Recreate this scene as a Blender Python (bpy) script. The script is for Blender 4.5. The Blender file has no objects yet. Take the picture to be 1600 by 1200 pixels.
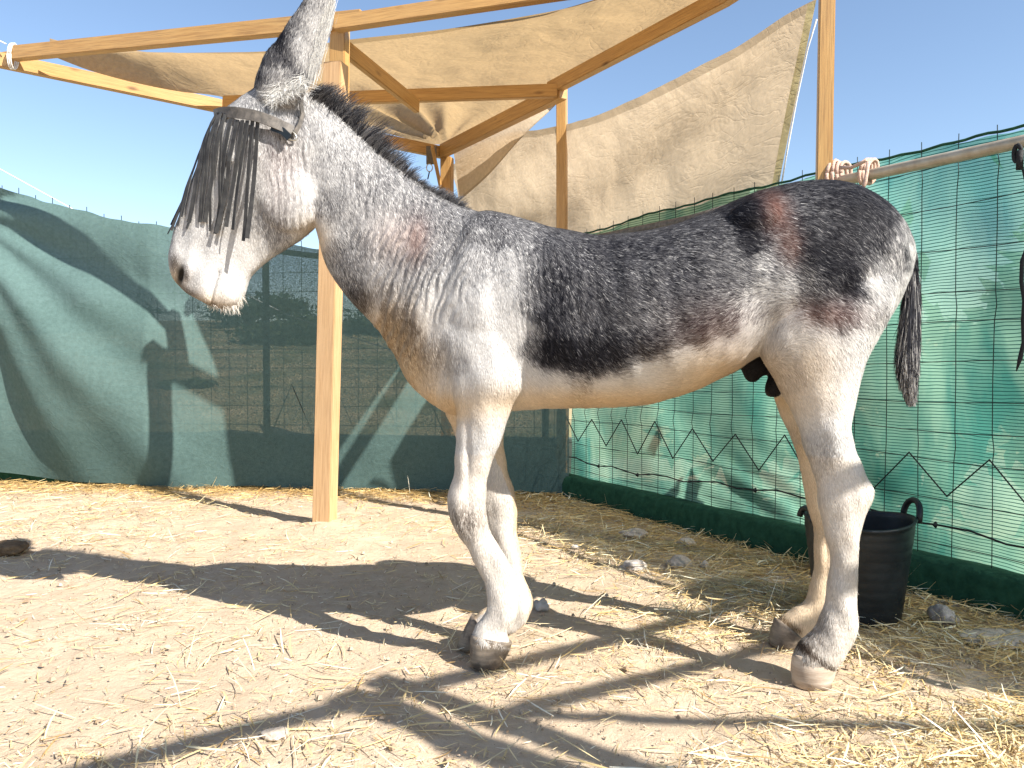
import bpy, bmesh, math, random
import numpy as np
from mathutils import Vector, Matrix, noise

random.seed(7); RNG = np.random.default_rng(11)
C = bpy.context.scene.collection
SC = bpy.context.scene

# ------------------------------------------------------------------ camera, sky, sun, exposure
FPX = 1200.0; CAMH = 0.95; PITCH = math.atan(30 / FPX)
cam = bpy.data.cameras.new('camera'); cam.sensor_width = 36; cam.lens = 27.0
cam.clip_start = 0.05; cam.clip_end = 2000
co = bpy.data.objects.new('camera', cam); C.objects.link(co)
co.location = (0, 0, CAMH); co.rotation_euler = (math.pi / 2 - PITCH, 0, 0)
SC.camera = co
SUN_EL = 39.5; SUNX, SUNY = 0.788, -0.616          # horizontal direction towards the sun
w = bpy.data.worlds.new('World'); SC.world = w; w.use_nodes = True
nt = w.node_tree; bg = nt.nodes['Background']
sky = nt.nodes.new('ShaderNodeTexSky'); sky.sky_type = 'NISHITA'; sky.sun_disc = False
sky.sun_elevation = math.radians(SUN_EL); sky.sun_rotation = math.atan2(SUNX, SUNY)
sky.altitude = 400; sky.air_density = 1.0; sky.dust_density = 0.5; sky.ozone_density = 1.0
nt.links.new(sky.outputs[0], bg.inputs[0]); bg.inputs[1].default_value = 0.092
sl = bpy.data.lights.new('sun', 'SUN'); sl.energy = 5.0; sl.angle = math.radians(0.42); sl.color = (1.0, 0.955, 0.88)
so = bpy.data.objects.new('sun', sl); C.objects.link(so)
ce = math.cos(math.radians(SUN_EL))
so.rotation_euler = Vector((SUNX * ce, SUNY * ce, math.sin(math.radians(SUN_EL)))).to_track_quat('Z', 'Y').to_euler()
SC.view_settings.view_transform = 'Standard'; SC.view_settings.look = 'None'
SC.view_settings.exposure = 1.25; SC.view_settings.gamma = 1
SC.cycles.max_bounces = 6; SC.cycles.transparent_max_bounces = 12

# ------------------------------------------------------------------ measuring helpers
def ray(x, y):
    u = (x - 800) / FPX; v = (600 - y) / FPX
    return (u, math.cos(PITCH) + v * math.sin(PITCH), -math.sin(PITCH) + v * math.cos(PITCH))
def at(x, y, d, k=0.0):
    """point of the place seen at photo pixel (x, y), on the upright plane Y = d + k X"""
    r = ray(x, y); t = d / (r[1] - k * r[0])
    return Vector((r[0] * t, r[1] * t, CAMH + r[2] * t))
def atz(x, y, z):
    r = ray(x, y); t = (z - CAMH) / r[2]
    return Vector((r[0] * t, r[1] * t, z))

# ------------------------------------------------------------------ objects
def props(o, label=None, cat=None, group=None, kind=None):
    if label: o['label'] = label
    if cat: o['category'] = cat
    if group: o['group'] = group
    if kind: o['kind'] = kind
    return o
def empty(name, loc, label=None, cat=None, group=None):
    o = bpy.data.objects.new(name, None); C.objects.link(o); o.location = loc; o.empty_display_size = 0.1
    return props(o, label, cat, group)
def mesh_obj(name, verts, faces, mat, parent=None, smooth=False, mw=None):
    me = bpy.data.meshes.new(name)
    if isinstance(verts, np.ndarray): verts = verts.tolist()
    me.from_pydata([tuple(v) for v in verts], [], [tuple(f) for f in faces]); me.update()
    return link_mesh(name, me, mat, parent, smooth, mw)
def link_mesh(name, me, mat, parent=None, smooth=False, mw=None):
    for m in (mat if isinstance(mat, (list, tuple)) else [mat]): me.materials.append(m)
    if smooth: me.polygons.foreach_set('use_smooth', [True] * len(me.polygons))
    o = bpy.data.objects.new(name, me); C.objects.link(o)
    if mw is not None: o.matrix_world = mw
    if parent is not None:
        o.parent = parent; o.matrix_parent_inverse = world_of(parent).inverted()
    return o
def world_of(o):
    m = o.matrix_basis.copy()
    if o.parent is not None: m = world_of(o.parent) @ o.matrix_parent_inverse @ m
    return m
def quads_mesh(name, V, nq, col=None):
    """fast mesh of separate quads; V is (nq*4, 3)"""
    me = bpy.data.meshes.new(name)
    me.vertices.add(nq * 4); me.vertices.foreach_set('co', V.astype(np.float32).ravel())
    me.loops.add(nq * 4); me.loops.foreach_set('vertex_index', np.arange(nq * 4, dtype=np.int32))
    me.polygons.add(nq); me.polygons.foreach_set('loop_start', np.arange(0, nq * 4, 4, dtype=np.int32))
    me.update(calc_edges=True)
    if col is not None:
        a = me.attributes.new('tint', 'FLOAT_COLOR', 'POINT')
        c4 = np.ones((nq * 4, 4), np.float32); c4[:, :3] = np.repeat(col, 4, axis=0); a.data.foreach_set('color', c4.ravel())
    return me
def tube(pts, r, n=8, caps=True, closed=False):
    pts = [Vector(p) for p in pts]; V = []; F = []; N = len(pts)
    rr = r if isinstance(r, (list, tuple)) else [r] * N
    up = None
    for i, p in enumerate(pts):
        if closed: t = pts[(i + 1) % N] - pts[i - 1]
        else: t = pts[min(i + 1, N - 1)] - pts[max(i - 1, 0)]
        t.normalize()
        if up is None: up = t.orthogonal().normalized()
        a = (up - t * up.dot(t)).normalized(); b = t.cross(a); up = a
        for j in range(n):
            q = 2 * math.pi * j / n; V.append(p + (a * math.cos(q) + b * math.sin(q)) * rr[i])
    for i in range(N if closed else N - 1):
        for j in range(n):
            a0 = i * n + j; a1 = i * n + (j + 1) % n; i2 = (i + 1) % N
            F.append((a0, a1, i2 * n + (j + 1) % n, i2 * n + j))
    if caps and not closed: F.append(tuple(range(n))[::-1]); F.append(tuple(range((N - 1) * n, N * n)))
    return V, F
def merge(parts):
    V = []; F = []
    for v, f in parts:
        b = len(V); V += list(v); F += [tuple(i + b for i in g) for g in f]
    return V, F
def cr(P, sub):
    """Catmull-Rom through rows of P (numpy)"""
    P = np.array(P, float); out = []
    for i in range(len(P) - 1):
        p0 = P[max(i - 1, 0)]; p1 = P[i]; p2 = P[i + 1]; p3 = P[min(i + 2, len(P) - 1)]
        for s in range(sub):
            t = s / sub
            out.append(0.5 * (2 * p1 + (p2 - p0) * t + (2 * p0 - 5 * p1 + 4 * p2 - p3) * t * t + (3 * p1 - p0 - 3 * p2 + p3) * t ** 3))
    out.append(P[-1]); return np.array(out)

# ------------------------------------------------------------------ materials
class NB:
    def __init__(s, name):
        s.m = bpy.data.materials.new(name); s.m.use_nodes = True; s.t = s.m.node_tree; s.t.nodes.clear()
        s.out = s.n('ShaderNodeOutputMaterial')
    def n(s, typ, ins=None, **kw):
        nd = s.t.nodes.new(typ)
        for k, v in kw.items(): setattr(nd, k, v)
        for k, v in (ins or {}).items():
            i = nd.inputs[k]
            if isinstance(v, bpy.types.NodeSocket): s.t.links.new(v, i)
            elif isinstance(v, bpy.types.Node): s.t.links.new(v.outputs[0], i)
            else: i.default_value = v
        return nd
    def ramp(s, fac, stops):
        r = s.n('ShaderNodeValToRGB', {'Fac': fac}); e = r.color_ramp.elements
        while len(e) < len(stops): e.new(0.5)
        for i, (p, c) in enumerate(stops):
            e[i].position = p; e[i].color = (c, c, c, 1) if isinstance(c, (int, float)) else (*c, 1)
        return r.outputs[0]
    def mix(s, f, a, b, blend='MIX'):
        nd = s.n('ShaderNodeMix', data_type='RGBA', blend_type=blend)
        for k, v in ((0, f), (6, a), (7, b)):
            if isinstance(v, bpy.types.NodeSocket): s.t.links.new(v, nd.inputs[k])
            else: nd.inputs[k].default_value = (*v, 1) if isinstance(v, tuple) and len(v) == 3 else v
        return nd.outputs[2]
    def math(s, op, a, b=0.0, c=0.0):
        nd = s.n('ShaderNodeMath', operation=op)
        for k, v in ((0, a), (1, b), (2, c)):
            if isinstance(v, bpy.types.NodeSocket): s.t.links.new(v, nd.inputs[k])
            else: nd.inputs[k].default_value = v
        return nd.outputs[0]
    def coords(s, kind='Object', scale=(1, 1, 1), rot=(0, 0, 0)):
        tc = s.n('ShaderNodeTexCoord')
        return s.n('ShaderNodeMapping', {'Vector': tc.outputs[kind], 'Scale': scale, 'Rotation': rot}).outputs[0]
    def noise(s, vec, scale, detail=5, rough=0.55, dist=0.0):
        return s.n('ShaderNodeTexNoise', {'Vector': vec, 'Scale': scale, 'Detail': detail, 'Roughness': rough, 'Distortion': dist}).outputs[0]
    def bump(s, h, strength=0.5, dist=0.01, normal=None):
        d = {'Height': h, 'Strength': strength, 'Distance': dist}
        if normal is not None: d['Normal'] = normal
        return s.n('ShaderNodeBump', d).outputs[0]
    def bsdf(s, col, rough=0.7, normal=None, spec=0.3, metal=0.0):
        d = {'Base Color': col if isinstance(col, bpy.types.NodeSocket) else (*col, 1), 'Roughness': rough, 'Specular IOR Level': spec, 'Metallic': metal}
        if normal is not None: d['Normal'] = normal
        return s.n('ShaderNodeBsdfPrincipled', d)
    def fin(s, sh):
        s.t.links.new(sh if isinstance(sh, bpy.types.NodeSocket) else sh.outputs[0], s.out.inputs[0]); return s.m

def wood(name, c1, c2, dark):
    b = NB(name); oi = b.n('ShaderNodeObjectInfo')
    v = b.coords('Object'); off = b.n('ShaderNodeVectorMath', {0: v, 1: oi.outputs['Random']}, operation='ADD').outputs[0]
    st = b.n('ShaderNodeMapping', {'Vector': off, 'Scale': (1.2, 26, 26)}).outputs[0]
    g = b.noise(st, 2.2, 6, 0.6, 0.6)
    fine = b.noise(b.n('ShaderNodeMapping', {'Vector': off, 'Scale': (4, 160, 160)}).outputs[0], 1.5, 3)
    col = b.mix(b.ramp(g, [(0.3, 0.0), (0.7, 1.0)]), c1, c2)
    col = b.mix(b.ramp(fine, [(0.46, 0.0), (0.72, 0.6)]), col, dark)
    kn = b.n('ShaderNodeTexVoronoi', {'Vector': b.n('ShaderNodeMapping', {'Vector': off, 'Scale': (3.2, 9, 9)}).outputs[0], 'Scale': 1.0})
    col = b.mix(b.ramp(kn.outputs['Distance'], [(0.05, 1.0), (0.17, 0.0)]), col, dark)
    big = b.noise(off, 1.3, 3); col = b.mix(b.ramp(big, [(0.4, 0.0), (0.8, 0.35)]), col, (0.30, 0.20, 0.11))
    return b.fin(b.bsdf(col, 0.42, b.bump(g, 0.25, 0.004), 0.45))
M_wood = wood('stained pine', (0.52, 0.315, 0.115), (0.41, 0.225, 0.075), (0.15, 0.07, 0.022))
M_wood2 = wood('pale pine', (0.60, 0.39, 0.21), (0.50, 0.31, 0.15), (0.26, 0.13, 0.05))

def m_cloth(name, base, trans, f_trans, f_clear, hem=None, wr=1.0, doubled=None):
    b = NB(name); v = b.coords('Object')
    n1 = b.noise(v, 2.2, 4, 0.55, 1.2); n2 = b.noise(v, 260, 2, 0.5)
    rn = b.noise(b.n('ShaderNodeMapping', {'Vector': v, 'Rotation': (0.4, 0.3, 0.6), 'Scale': (1.0, 1.0, 2.4)}).outputs[0], 2.1, 3, 0.5, 1.5)
    rm = b.noise(b.n('ShaderNodeMapping', {'Vector': v, 'Rotation': (0.2, 1.1, 0.2), 'Scale': (1.0, 1.0, 2.0)}).outputs[0], 4.6, 2, 0.5, 1.0)
    cre = b.math('ADD', b.ramp(b.math('ABSOLUTE', b.math('SUBTRACT', rn, 0.5)), [(0.0, 1.0), (0.035, 0.0)]), b.math('MULTIPLY', b.ramp(b.math('ABSOLUTE', b.math('SUBTRACT', rm, 0.5)), [(0.0, 1.0), (0.05, 0.0)]), 0.6))
    h = b.math('ADD', b.math('MULTIPLY', n1, 0.6), b.math('MULTIPLY', cre, 0.035))
    nrm = b.bump(n2, 0.35, 0.0015, b.bump(h, 0.75 * wr, 0.09))
    mott = b.ramp(b.noise(v, 34, 4, 0.7), [(0.3, 0.0), (0.75, 1.0)])
    col = b.mix(mott, tuple(c * 0.82 for c in base), tuple(min(1, c * 1.12) for c in base))
    tc = b.mix(mott, tuple(c * 0.86 for c in trans), tuple(min(1, c * 1.1) for c in trans))
    ft = f_trans; fc = f_clear
    if hem is not None:
        uv = b.n('ShaderNodeUVMap'); sp = b.n('ShaderNodeSeparateXYZ', {0: uv.outputs[0]})
        hm = b.math('LESS_THAN', sp.outputs[1], hem)
        col = b.mix(hm, col, tuple(c * 0.9 for c in base)); tc = b.mix(hm, tc, tuple(c * 0.62 for c in trans))
        fc = b.math('MULTIPLY', b.math('SUBTRACT', 1.0, hm), f_clear)
    if doubled is not None:      # the sheet lies double beyond this point, so less shows through
        sx = b.n('ShaderNodeSeparateXYZ', {0: v}); k = b.n('ShaderNodeMapRange', {'Value': sx.outputs[0], 'From Min': doubled - 0.5, 'From Max': doubled, 'To Min': 0.22, 'To Max': 1.0})
        fc = b.math('MULTIPLY', k.outputs[0], f_clear)
    d = b.n('ShaderNodeBsdfDiffuse', {'Color': col, 'Normal': nrm}); t = b.n('ShaderNodeBsdfTranslucent', {'Color': tc, 'Normal': nrm})
    s = b.n('ShaderNodeMixShader', {0: ft, 1: d.outputs[0], 2: t.outputs[0]})
    weave = b.ramp(b.noise(v, 190, 2, 0.5), [(0.42, 0.0), (0.62, 1.0)])
    f = b.math('MULTIPLY', fc, b.math('MULTIPLY', weave, 2.0)) if f_clear else 0.0
    s2 = b.n('ShaderNodeMixShader', {0: f, 1: s.outputs[0], 2: b.n('ShaderNodeBsdfTransparent').outputs[0]})
    return b.fin(s2)
M_sail = m_cloth('beige sail cloth', (0.42, 0.31, 0.185), (0.47, 0.325, 0.165), 0.52, 0.02, hem=0.035, wr=0.6)
M_sail2 = m_cloth('pale beige screen cloth', (0.46, 0.375, 0.27), (0.60, 0.47, 0.32), 0.55, 0.02, hem=0.05, wr=0.45)
M_teal = m_cloth('grey green shade cloth', (0.095, 0.152, 0.142), (0.03, 0.07, 0.066), 0.10, 0.105, wr=0.25, doubled=-2.25)

def m_net():
    b = NB('bright green knitted net'); uv = b.n('ShaderNodeUVMap')
    sp = b.n('ShaderNodeSeparateXYZ', {0: uv.outputs[0]})   # uv in metres along, up
    wob = b.noise(b.n('ShaderNodeMapping', {'Vector': uv.outputs[0], 'Scale': (2.2, 3.0, 1)}).outputs[0], 1.0, 3)
    z = b.math('ADD', sp.outputs[1], b.math('MULTIPLY', wob, 0.05))
    ln = b.math('PINGPONG', b.math('MULTIPLY', z, 1 / 0.0135), 0.5)
    line = b.ramp(ln, [(0.08, 1.0), (0.16, 0.0)])
    patch = b.noise(b.n('ShaderNodeMapping', {'Vector': uv.outputs[0], 'Scale': (2.4, 0.8, 1)}).outputs[0], 1.6, 5, 0.55, 0.8)
    g1 = b.mix(b.ramp(patch, [(0.35, 0.0), (0.62, 1.0)]), (0.09, 0.33, 0.265), (0.32, 0.57, 0.42))
    col = b.mix(line, g1, (0.015, 0.075, 0.065))
    d = b.n('ShaderNodeBsdfDiffuse', {'Color': col}); t = b.n('ShaderNodeBsdfTranslucent', {'Color': col})
    s = b.n('ShaderNodeMixShader', {0: 0.72, 1: d.outputs[0], 2: t.outputs[0]})
    fc = b.math('MULTIPLY', b.math('SUBTRACT', 1.0, line), 0.15)
    return b.fin(b.n('ShaderNodeMixShader', {0: fc, 1: s.outputs[0], 2: b.n('ShaderNodeBsdfTransparent').outputs[0]}))
M_net = m_net()

def simple(name, c1, c2, scale, rough=0.8, bump=0.4, bd=0.01, metal=0.0, spec=0.3, detail=6):
    b = NB(name); v = b.coords('Object'); n = b.noise(v, scale, detail, 0.6)
    return b.fin(b.bsdf(b.mix(b.ramp(n, [(0.32, 0.0), (0.68, 1.0)]), c1, c2), rough, b.bump(n, bump, bd), spec, metal))
M_kerb = simple('green felt over the kerb', (0.007, 0.045, 0.022), (0.022, 0.085, 0.045), 22, 0.95, 0.8, 0.01)
M_wire = simple('dark fence wire', (0.010, 0.02, 0.018), (0.02, 0.035, 0.03), 40, 0.5)
M_cord = simple('black cord', (0.008, 0.008, 0.010), (0.02, 0.02, 0.02), 90, 0.7)
M_pipe = simple('weathered galvanised pipe', (0.36, 0.30, 0.22), (0.50, 0.45, 0.36), 16, 0.5, 0.2, 0.003, 0.35)
M_dpost = simple('dark steel post', (0.02, 0.024, 0.024), (0.04, 0.045, 0.045), 18, 0.6)
M_rope = simple('pinkish rope', (0.42, 0.27, 0.20), (0.58, 0.41, 0.33), 130, 0.85, 0.8, 0.004)
M_white = simple('white string', (0.6, 0.6, 0.58), (0.75, 0.74, 0.7), 60, 0.8)
M_rubber = simple('black rubber', (0.003, 0.006, 0.009), (0.012, 0.016, 0.019), 14, 0.45, 0.25, 0.006, 0, 0.4)
M_strap = simple('dusty dark webbing', (0.022, 0.022, 0.024), (0.065, 0.063, 0.06), 30, 0.75, 0.4, 0.003)
M_band = simple('worn brown leather', (0.06, 0.055, 0.05), (0.17, 0.15, 0.13), 45, 0.6, 0.5, 0.003)
M_metal = simple('dull steel', (0.45, 0.42, 0.36), (0.6, 0.57, 0.5), 40, 0.35, 0.2, 0.002, 0.9)
M_wall = simple('dark rendered low wall', (0.04, 0.06, 0.055), (0.07, 0.09, 0.08), 6, 0.95)
M_stone = simple('pale grey stone', (0.26, 0.23, 0.20), (0.48, 0.43, 0.39), 16, 0.9, 0.9, 0.02)
M_stone2 = simple('tan stone', (0.33, 0.27, 0.21), (0.48, 0.41, 0.33), 12, 0.9, 0.9, 0.02)
M_dung = simple('dry dung', (0.09, 0.055, 0.03), (0.20, 0.13, 0.07), 30, 0.95, 1.0, 0.02)
M_hill = simple('dry grass hillside', (0.42, 0.32, 0.18), (0.12, 0.13, 0.06), 0.9, 0.95, 0.5, 0.15)
M_bark = simple('brown stem', (0.10, 0.07, 0.04), (0.18, 0.13, 0.08), 20, 0.9)
def m_tint(name, rough=0.7, spec=0.25, transl=0.0):
    b = NB(name); a = b.n('ShaderNodeAttribute', attribute_name='tint')
    p = b.bsdf(a.outputs['Color'], rough, None, spec)
    if transl:
        t = b.n('ShaderNodeBsdfTranslucent', {'Color': a.outputs['Color']})
        return b.fin(b.n('ShaderNodeMixShader', {0: transl, 1: p.outputs[0], 2: t.outputs[0]}))
    return b.fin(p)
M_straw = m_tint('loose straw', 0.5, 0.4, 0.15)
M_leaf = m_tint('leaves', 0.6, 0.3, 0.3)
M_fur = m_tint('coat hair', 0.6, 0.05, 0.05)
M_mane = m_tint('mane hair', 0.5, 0.2, 0.06)
def m_ground():
    b = NB('dusty sand'); v = b.coords('Object')
    n1 = b.noise(v, 1.7, 8, 0.6); n2 = b.noise(v, 14, 8, 0.68); n3 = b.noise(v, 90, 4, 0.7); n4 = b.noise(v, 420, 2, 0.6)
    col = b.mix(b.ramp(n1, [(0.35, 0.0), (0.68, 1.0)]), (0.54, 0.425, 0.305), (0.46, 0.355, 0.25))
    col = b.mix(b.ramp(n2, [(0.42, 0.0), (0.8, 0.55)]), col, (0.33, 0.235, 0.155))
    col = b.mix(b.ramp(n3, [(0.60, 0.0), (0.72, 0.6)]), col, (0.58, 0.46, 0.34))
    vo = b.n('ShaderNodeTexVoronoi', {'Vector': v, 'Scale': 55.0, 'Randomness': 1.0})
    peb = b.ramp(vo.outputs['Distance'], [(0.08, 1.0), (0.2, 0.0)])
    col = b.mix(b.math('MULTIPLY', peb, b.ramp(n2, [(0.5, 0.0), (0.6, 0.55)])), col, (0.20, 0.15, 0.11))
    h = b.math('ADD', b.math('MULTIPLY', n2, 0.6), b.math('ADD', b.math('MULTIPLY', n3, 0.22), b.math('MULTIPLY', n4, 0.10)))
    return b.fin(b.bsdf(col, 0.95, b.bump(h, 0.8, 0.028), 0.15))
M_ground = m_ground()

# ------------------------------------------------------------------ the lay of the pen
COR = Vector((0.357, 5.56, 0)); FD = Vector((1.54, -2.71, 0)).normalized()      # right fence runs from the corner along FD
FN = Vector((-FD.y, FD.x, 0)); FN = FN if FN.x > 0 else -FN                        # outwards
BD = Vector((-1, 0.14, 0)).normalized(); BN = Vector((0.14, 1, 0)).normalized()    # back fence, outwards
def fence_d(x):
    u = (x - 800) / FPX; t = (COR.x - u * COR.y) / (u * FD.y - FD.x); return COR.y + FD.y * t

# ------------------------------------------------------------------ ground and hill
PRINTS = {}
for _ in range(420):
    hx, hy, ha, hr = random.uniform(-4.5, 3.2), random.uniform(1.2, 5.6), random.uniform(0, 6.28), random.uniform(0.045, 0.065)
    for cx in (-1, 0, 1):
        for cy in (-1, 0, 1): PRINTS.setdefault((int(hx // 0.3) + cx, int(hy // 0.3) + cy), []).append((hx, hy, math.cos(ha), math.sin(ha), hr, random.uniform(0.4, 1)))
def gh(x, y):
    return gh0(x, y) + prints(x, y)
def prints(x, y):
    z = 0
    for hx, hy, c, s_, r, k in PRINTS.get((int(x // 0.3), int(y // 0.3)), ()):
        u = ((x - hx) * c + (y - hy) * s_) / (r * 1.15); v = (-(x - hx) * s_ + (y - hy) * c) / r; d = math.hypot(u, v)
        if d < 2: z += k * (-0.012 * math.exp(-d ** 4) + 0.006 * math.exp(-((d - 1.15) / 0.22) ** 2))
    return z
def gh0(x, y):
    return gh1(x, y) + 0.03 * math.exp(-((x + 1.11) ** 2 + (y - 4.56) ** 2) / 0.018)
def gh1(x, y):
    n = noise.noise(Vector((x * 1.3, y * 1.3, 3))) * 0.012 + noise.noise(Vector((x * 5, y * 5, 9))) * 0.012 + noise.noise(Vector((x * 14, y * 14, 1))) * 0.004
    return n
def build_ground():
    xs = np.concatenate([[-400, -200, -90, -40, -20, -10, -6], np.arange(-4.6, 4.0, 0.045), [5, 8, 14, 25, 50, 100, 220, 400]])
    ys = np.concatenate([[-60, -30, -12, -5, -2, 0], np.arange(0.8, 6.6, 0.045), [7.5, 9, 12, 18, 30, 60, 120, 250, 600]])
    V = []; nx = len(xs); ny = len(ys)
    for y in ys:
        for x in xs:
            fall = 1 if (-4.6 < x < 4 and 0.7 < y < 6.6) else 0
            V.append((x, y, gh(x, y) - 0.006 if fall else -0.006))
    F = [(j * nx + i, j * nx + i + 1, (j + 1) * nx + i + 1, (j + 1) * nx + i) for j in range(ny - 1) for i in range(nx - 1)]
    props(mesh_obj('ground', V, F, M_ground, smooth=True), kind='structure')
build_ground()
def build_hill():
    V = []; F = []; nx, ny = 90, 30
    for j in range(ny):
        for i in range(nx):
            x = -110 + 220 * i / (nx - 1); y = 7.4 + 100 * (j / (ny - 1)) ** 1.6
            s = min(1, (y - 7.4) / 24); h = 0.118 * min(y - 7.4, 21) + 0.03 * max(0, y - 28.4) + (noise.noise(Vector((x * 0.05, y * 0.03, 5))) * 0.9 + noise.noise(Vector((x * 0.25, y * 0.25, 2))) * 0.35) * s
            V.append((x, y, h - 0.02 if j else -0.5))
    F = [(j * nx + i, j * nx + i + 1, (j + 1) * nx + i + 1, (j + 1) * nx + i) for j in range(ny - 1) for i in range(nx - 1)]
    props(mesh_obj('hill', V, F, M_hill, smooth=True), kind='structure')
build_hill()

# ------------------------------------------------------------------ timber shelter
def beam(name, p, q, bw, bh, parent, mat=None, up=(0, 0, 1), ext=0.0, label=None):
    p = Vector(p); q = Vector(q); x = (q - p).normalized(); up = Vector(up)
    if abs(x.dot(up)) > 0.95: up = Vector((0.3, 1, 0))
    y = up.cross(x).normalized(); z = x.cross(y)
    p = p - x * ext; q = q + x * ext; L = (q - p).length
    bm = bmesh.new(); bmesh.ops.create_cube(bm, size=1)
    bmesh.ops.scale(bm, vec=(L, bw, bh), verts=bm.verts)
    bmesh.ops.bevel(bm, geom=list(bm.edges), offset=0.004, segments=2, affect='EDGES')
    me = bpy.data.meshes.new(name); bm.to_mesh(me); bm.free()
    mw = Matrix((x, y, z)).transposed().to_4x4(); mw.translation = (p + q) / 2
    o = link_mesh(name, me, mat or M_wood, parent, False, mw)
    if label: o['label'] = label
    return o
ZB = 2.94
shelter = empty('timber_shelter', (-1.1, 4.56, 0), 'open pine frame shelter of posts and beams over the pen, carrying the sail cloth', 'shelter')
P0 = at(15, 88, 5.6); P1 = at(695, 236, 7.0); CP = at(876, 138, 5.46)
T0 = at(532, 45, 4.46)
beam('post', at(507, 824, 4.56), at(525, 100, 4.50), 0.115, 0.095, shelter, M_wood2, label='pale timber post standing in the sand in front of the green cloth')
beam('post_extension', at(530, 175, 4.62), at(531, 40, 4.60), 0.10, 0.07, shelter)
beam('beam', at(-60, 100, 5.75), at(22, 86, 5.56), 0.05, 0.05, shelter)
beam('beam', at(22, 84, 5.50), at(566, 30, 4.50), 0.06, 0.095, shelter)
beam('beam', at(525, 38, 4.40), at(1000, -32, 3.95), 0.06, 0.08, shelter)
beam('beam', at(-20, 90, 5.50), P1 + Vector((0, 0, -0.02)), 0.06, 0.10, shelter)
beam('beam', at(350, 160, 6.05), at(872, 142, 5.42), 0.05, 0.09, shelter)
beam('beam', at(692, 236, 6.95), at(880, 142, 5.42), 0.07, 0.11, shelter)
beam('beam', at(862, 138, 5.50), at(1132, -4, 4.16), 0.06, 0.09, shelter, ext=0.02)
beam('beam', at(1132, -4, 4.16), Vector((1.50, 3.45, ZB)), 0.06, 0.09, shelter)
beam('brace', at(535, 72, 4.70), at(652, 166, 5.55), 0.04, 0.10, shelter)
beam('post', Vector((0.372, 5.67, -0.02)), Vector((0.365, 5.67, ZB + 0.04)), 0.07, 0.075, shelter, label='corner post in front of the pale screen cloth')
beam('post', Vector((P1.x + 0.02, P1.y, 0)), P1 + Vector((0.02, 0, -0.06)), 0.10, 0.085, shelter)
rp = at(1286, 280, 3.50); beam('post', Vector((rp.x - 0.01, 3.50, -0.02)), Vector((rp.x + 0.012, 3.50, 3.0)), 0.065, 0.085, shelter, label='post lashed to the pipe rail with pinkish rope')
beam('brace', at(675, 228, 6.6), at(690, 300, 7.0), 0.02, 0.06, shelter)
# the shelter goes on overhead behind the camera; these beams cast the bands of shade across the sand
def gp(x, y): v = atz(x, y, 0); return (v.x, v.y)
def shade_beam(g0, g1, h0, h1, bw=0.06, bh=0.08, z=ZB):
    L = z / math.tan(math.radians(SUN_EL)); off = Vector((SUNX, SUNY, 0)) * L
    a = Vector((g0[0], g0[1], z)) + off; b = Vector((g1[0], g1[1], z)) + off; d = (b - a).normalized()
    beam('beam', a - d * h0, b + d * h1, bw, bh, shelter)
shade_beam(gp(150, 1200), gp(1000, 985), 0.9, 0.9, 0.06, 0.04)
shade_beam(gp(800, 1111), gp(1182, 1015), 0.1, 0.7, 0.055, 0.04)
shade_beam(gp(915, 1118), gp(1600, 1143), 0.3, 0.4, 0.035, 0.04)
shade_beam(gp(590, 1058), gp(980, 1192), 0.0, 0.2, 0.10, 0.03)
shade_beam(gp(555, 1090), gp(850, 1202), 0.05, 0.2, 0.13, 0.03)
# cords tying the two beams together at the corner
cordp = empty('tie_cord', at(15, 85, 5.5), 'thin white cord tying two crossing beams at the far left corner of the shelter', 'cord')
pr = []
c0 = at(20, 88, 5.50)
for k in range(3):
    pr.append(tube([c0 + Vector((0.012 * k - 0.01 + 0.005 * math.sin(a), -0.045 * math.cos(a), 0.09 * math.sin(a))) for a in np.linspace(0, 2 * math.pi, 18)], 0.004, 6))
pr.append(tube([c0 + Vector((-0.02, -0.04, 0.07)), c0 + Vector((-0.10, -0.04, 0.11)), c0 + Vector((-0.2, -0.03, 0.05)), c0 + Vector((-0.3, -0.02, 0.06))], 0.0045, 6))
v, f = merge(pr); mesh_obj('winding', v, f, M_white, cordp, True)

# ------------------------------------------------------------------ cloths
def sheet(name, F, G, nv, mat, parent=None, bend=None, nu=None):
    """ruled sheet between polylines F and G (resampled to same count); uv.y = distance to nearest edge, 0..1"""
    def resample(P, n):
        P = [Vector(p) for p in P]; D = [0]
        for a, b in zip(P, P[1:]): D.append(D[-1] + (b - a).length)
        out = []
        for i in range(n):
            s = D[-1] * i / (n - 1); k = 0
            while k < len(P) - 2 and D[k + 1] < s: k += 1
            t = (s - D[k]) / max(1e-6, D[k + 1] - D[k]); out.append(P[k].lerp(P[k + 1], min(1, t)))
        return out
    nu = nu or 120
    A = resample([Vector(p) for p in cr([tuple(p) for p in F], 8)], nu); B = resample([Vector(p) for p in cr([tuple(p) for p in G], 8)], nu)
    V = []; UV = []
    for j in range(nv):
        t = j / (nv - 1)
        for i in range(nu):
            p = A[i].lerp(B[i], t); u = i / (nu - 1)
            if bend: p = p + bend(u, t, p)
            V.append(p); UV.append((u, t))
    Fs = [(j * nu + i, j * nu + i + 1, (j + 1) * nu + i + 1, (j + 1) * nu + i) for j in range(nv - 1) for i in range(nu - 1)]
    o = mesh_obj(name, V, Fs, mat, parent, True)
    uvl = o.data.uv_layers.new(name='UVMap'); vi = np.zeros(len(o.data.loops), np.int32); o.data.loops.foreach_get('vertex_index', vi)
    uva = np.array(UV, np.float32)[vi]; uvl.data.foreach_set('uv', uva.ravel())
    return o
N3 = lambda p, s, z=0: noise.noise(Vector((p.x * s, p.y * s, p.z * s + z)))
Q = Vector((1.47, 3.48, ZB + 0.04))
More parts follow.
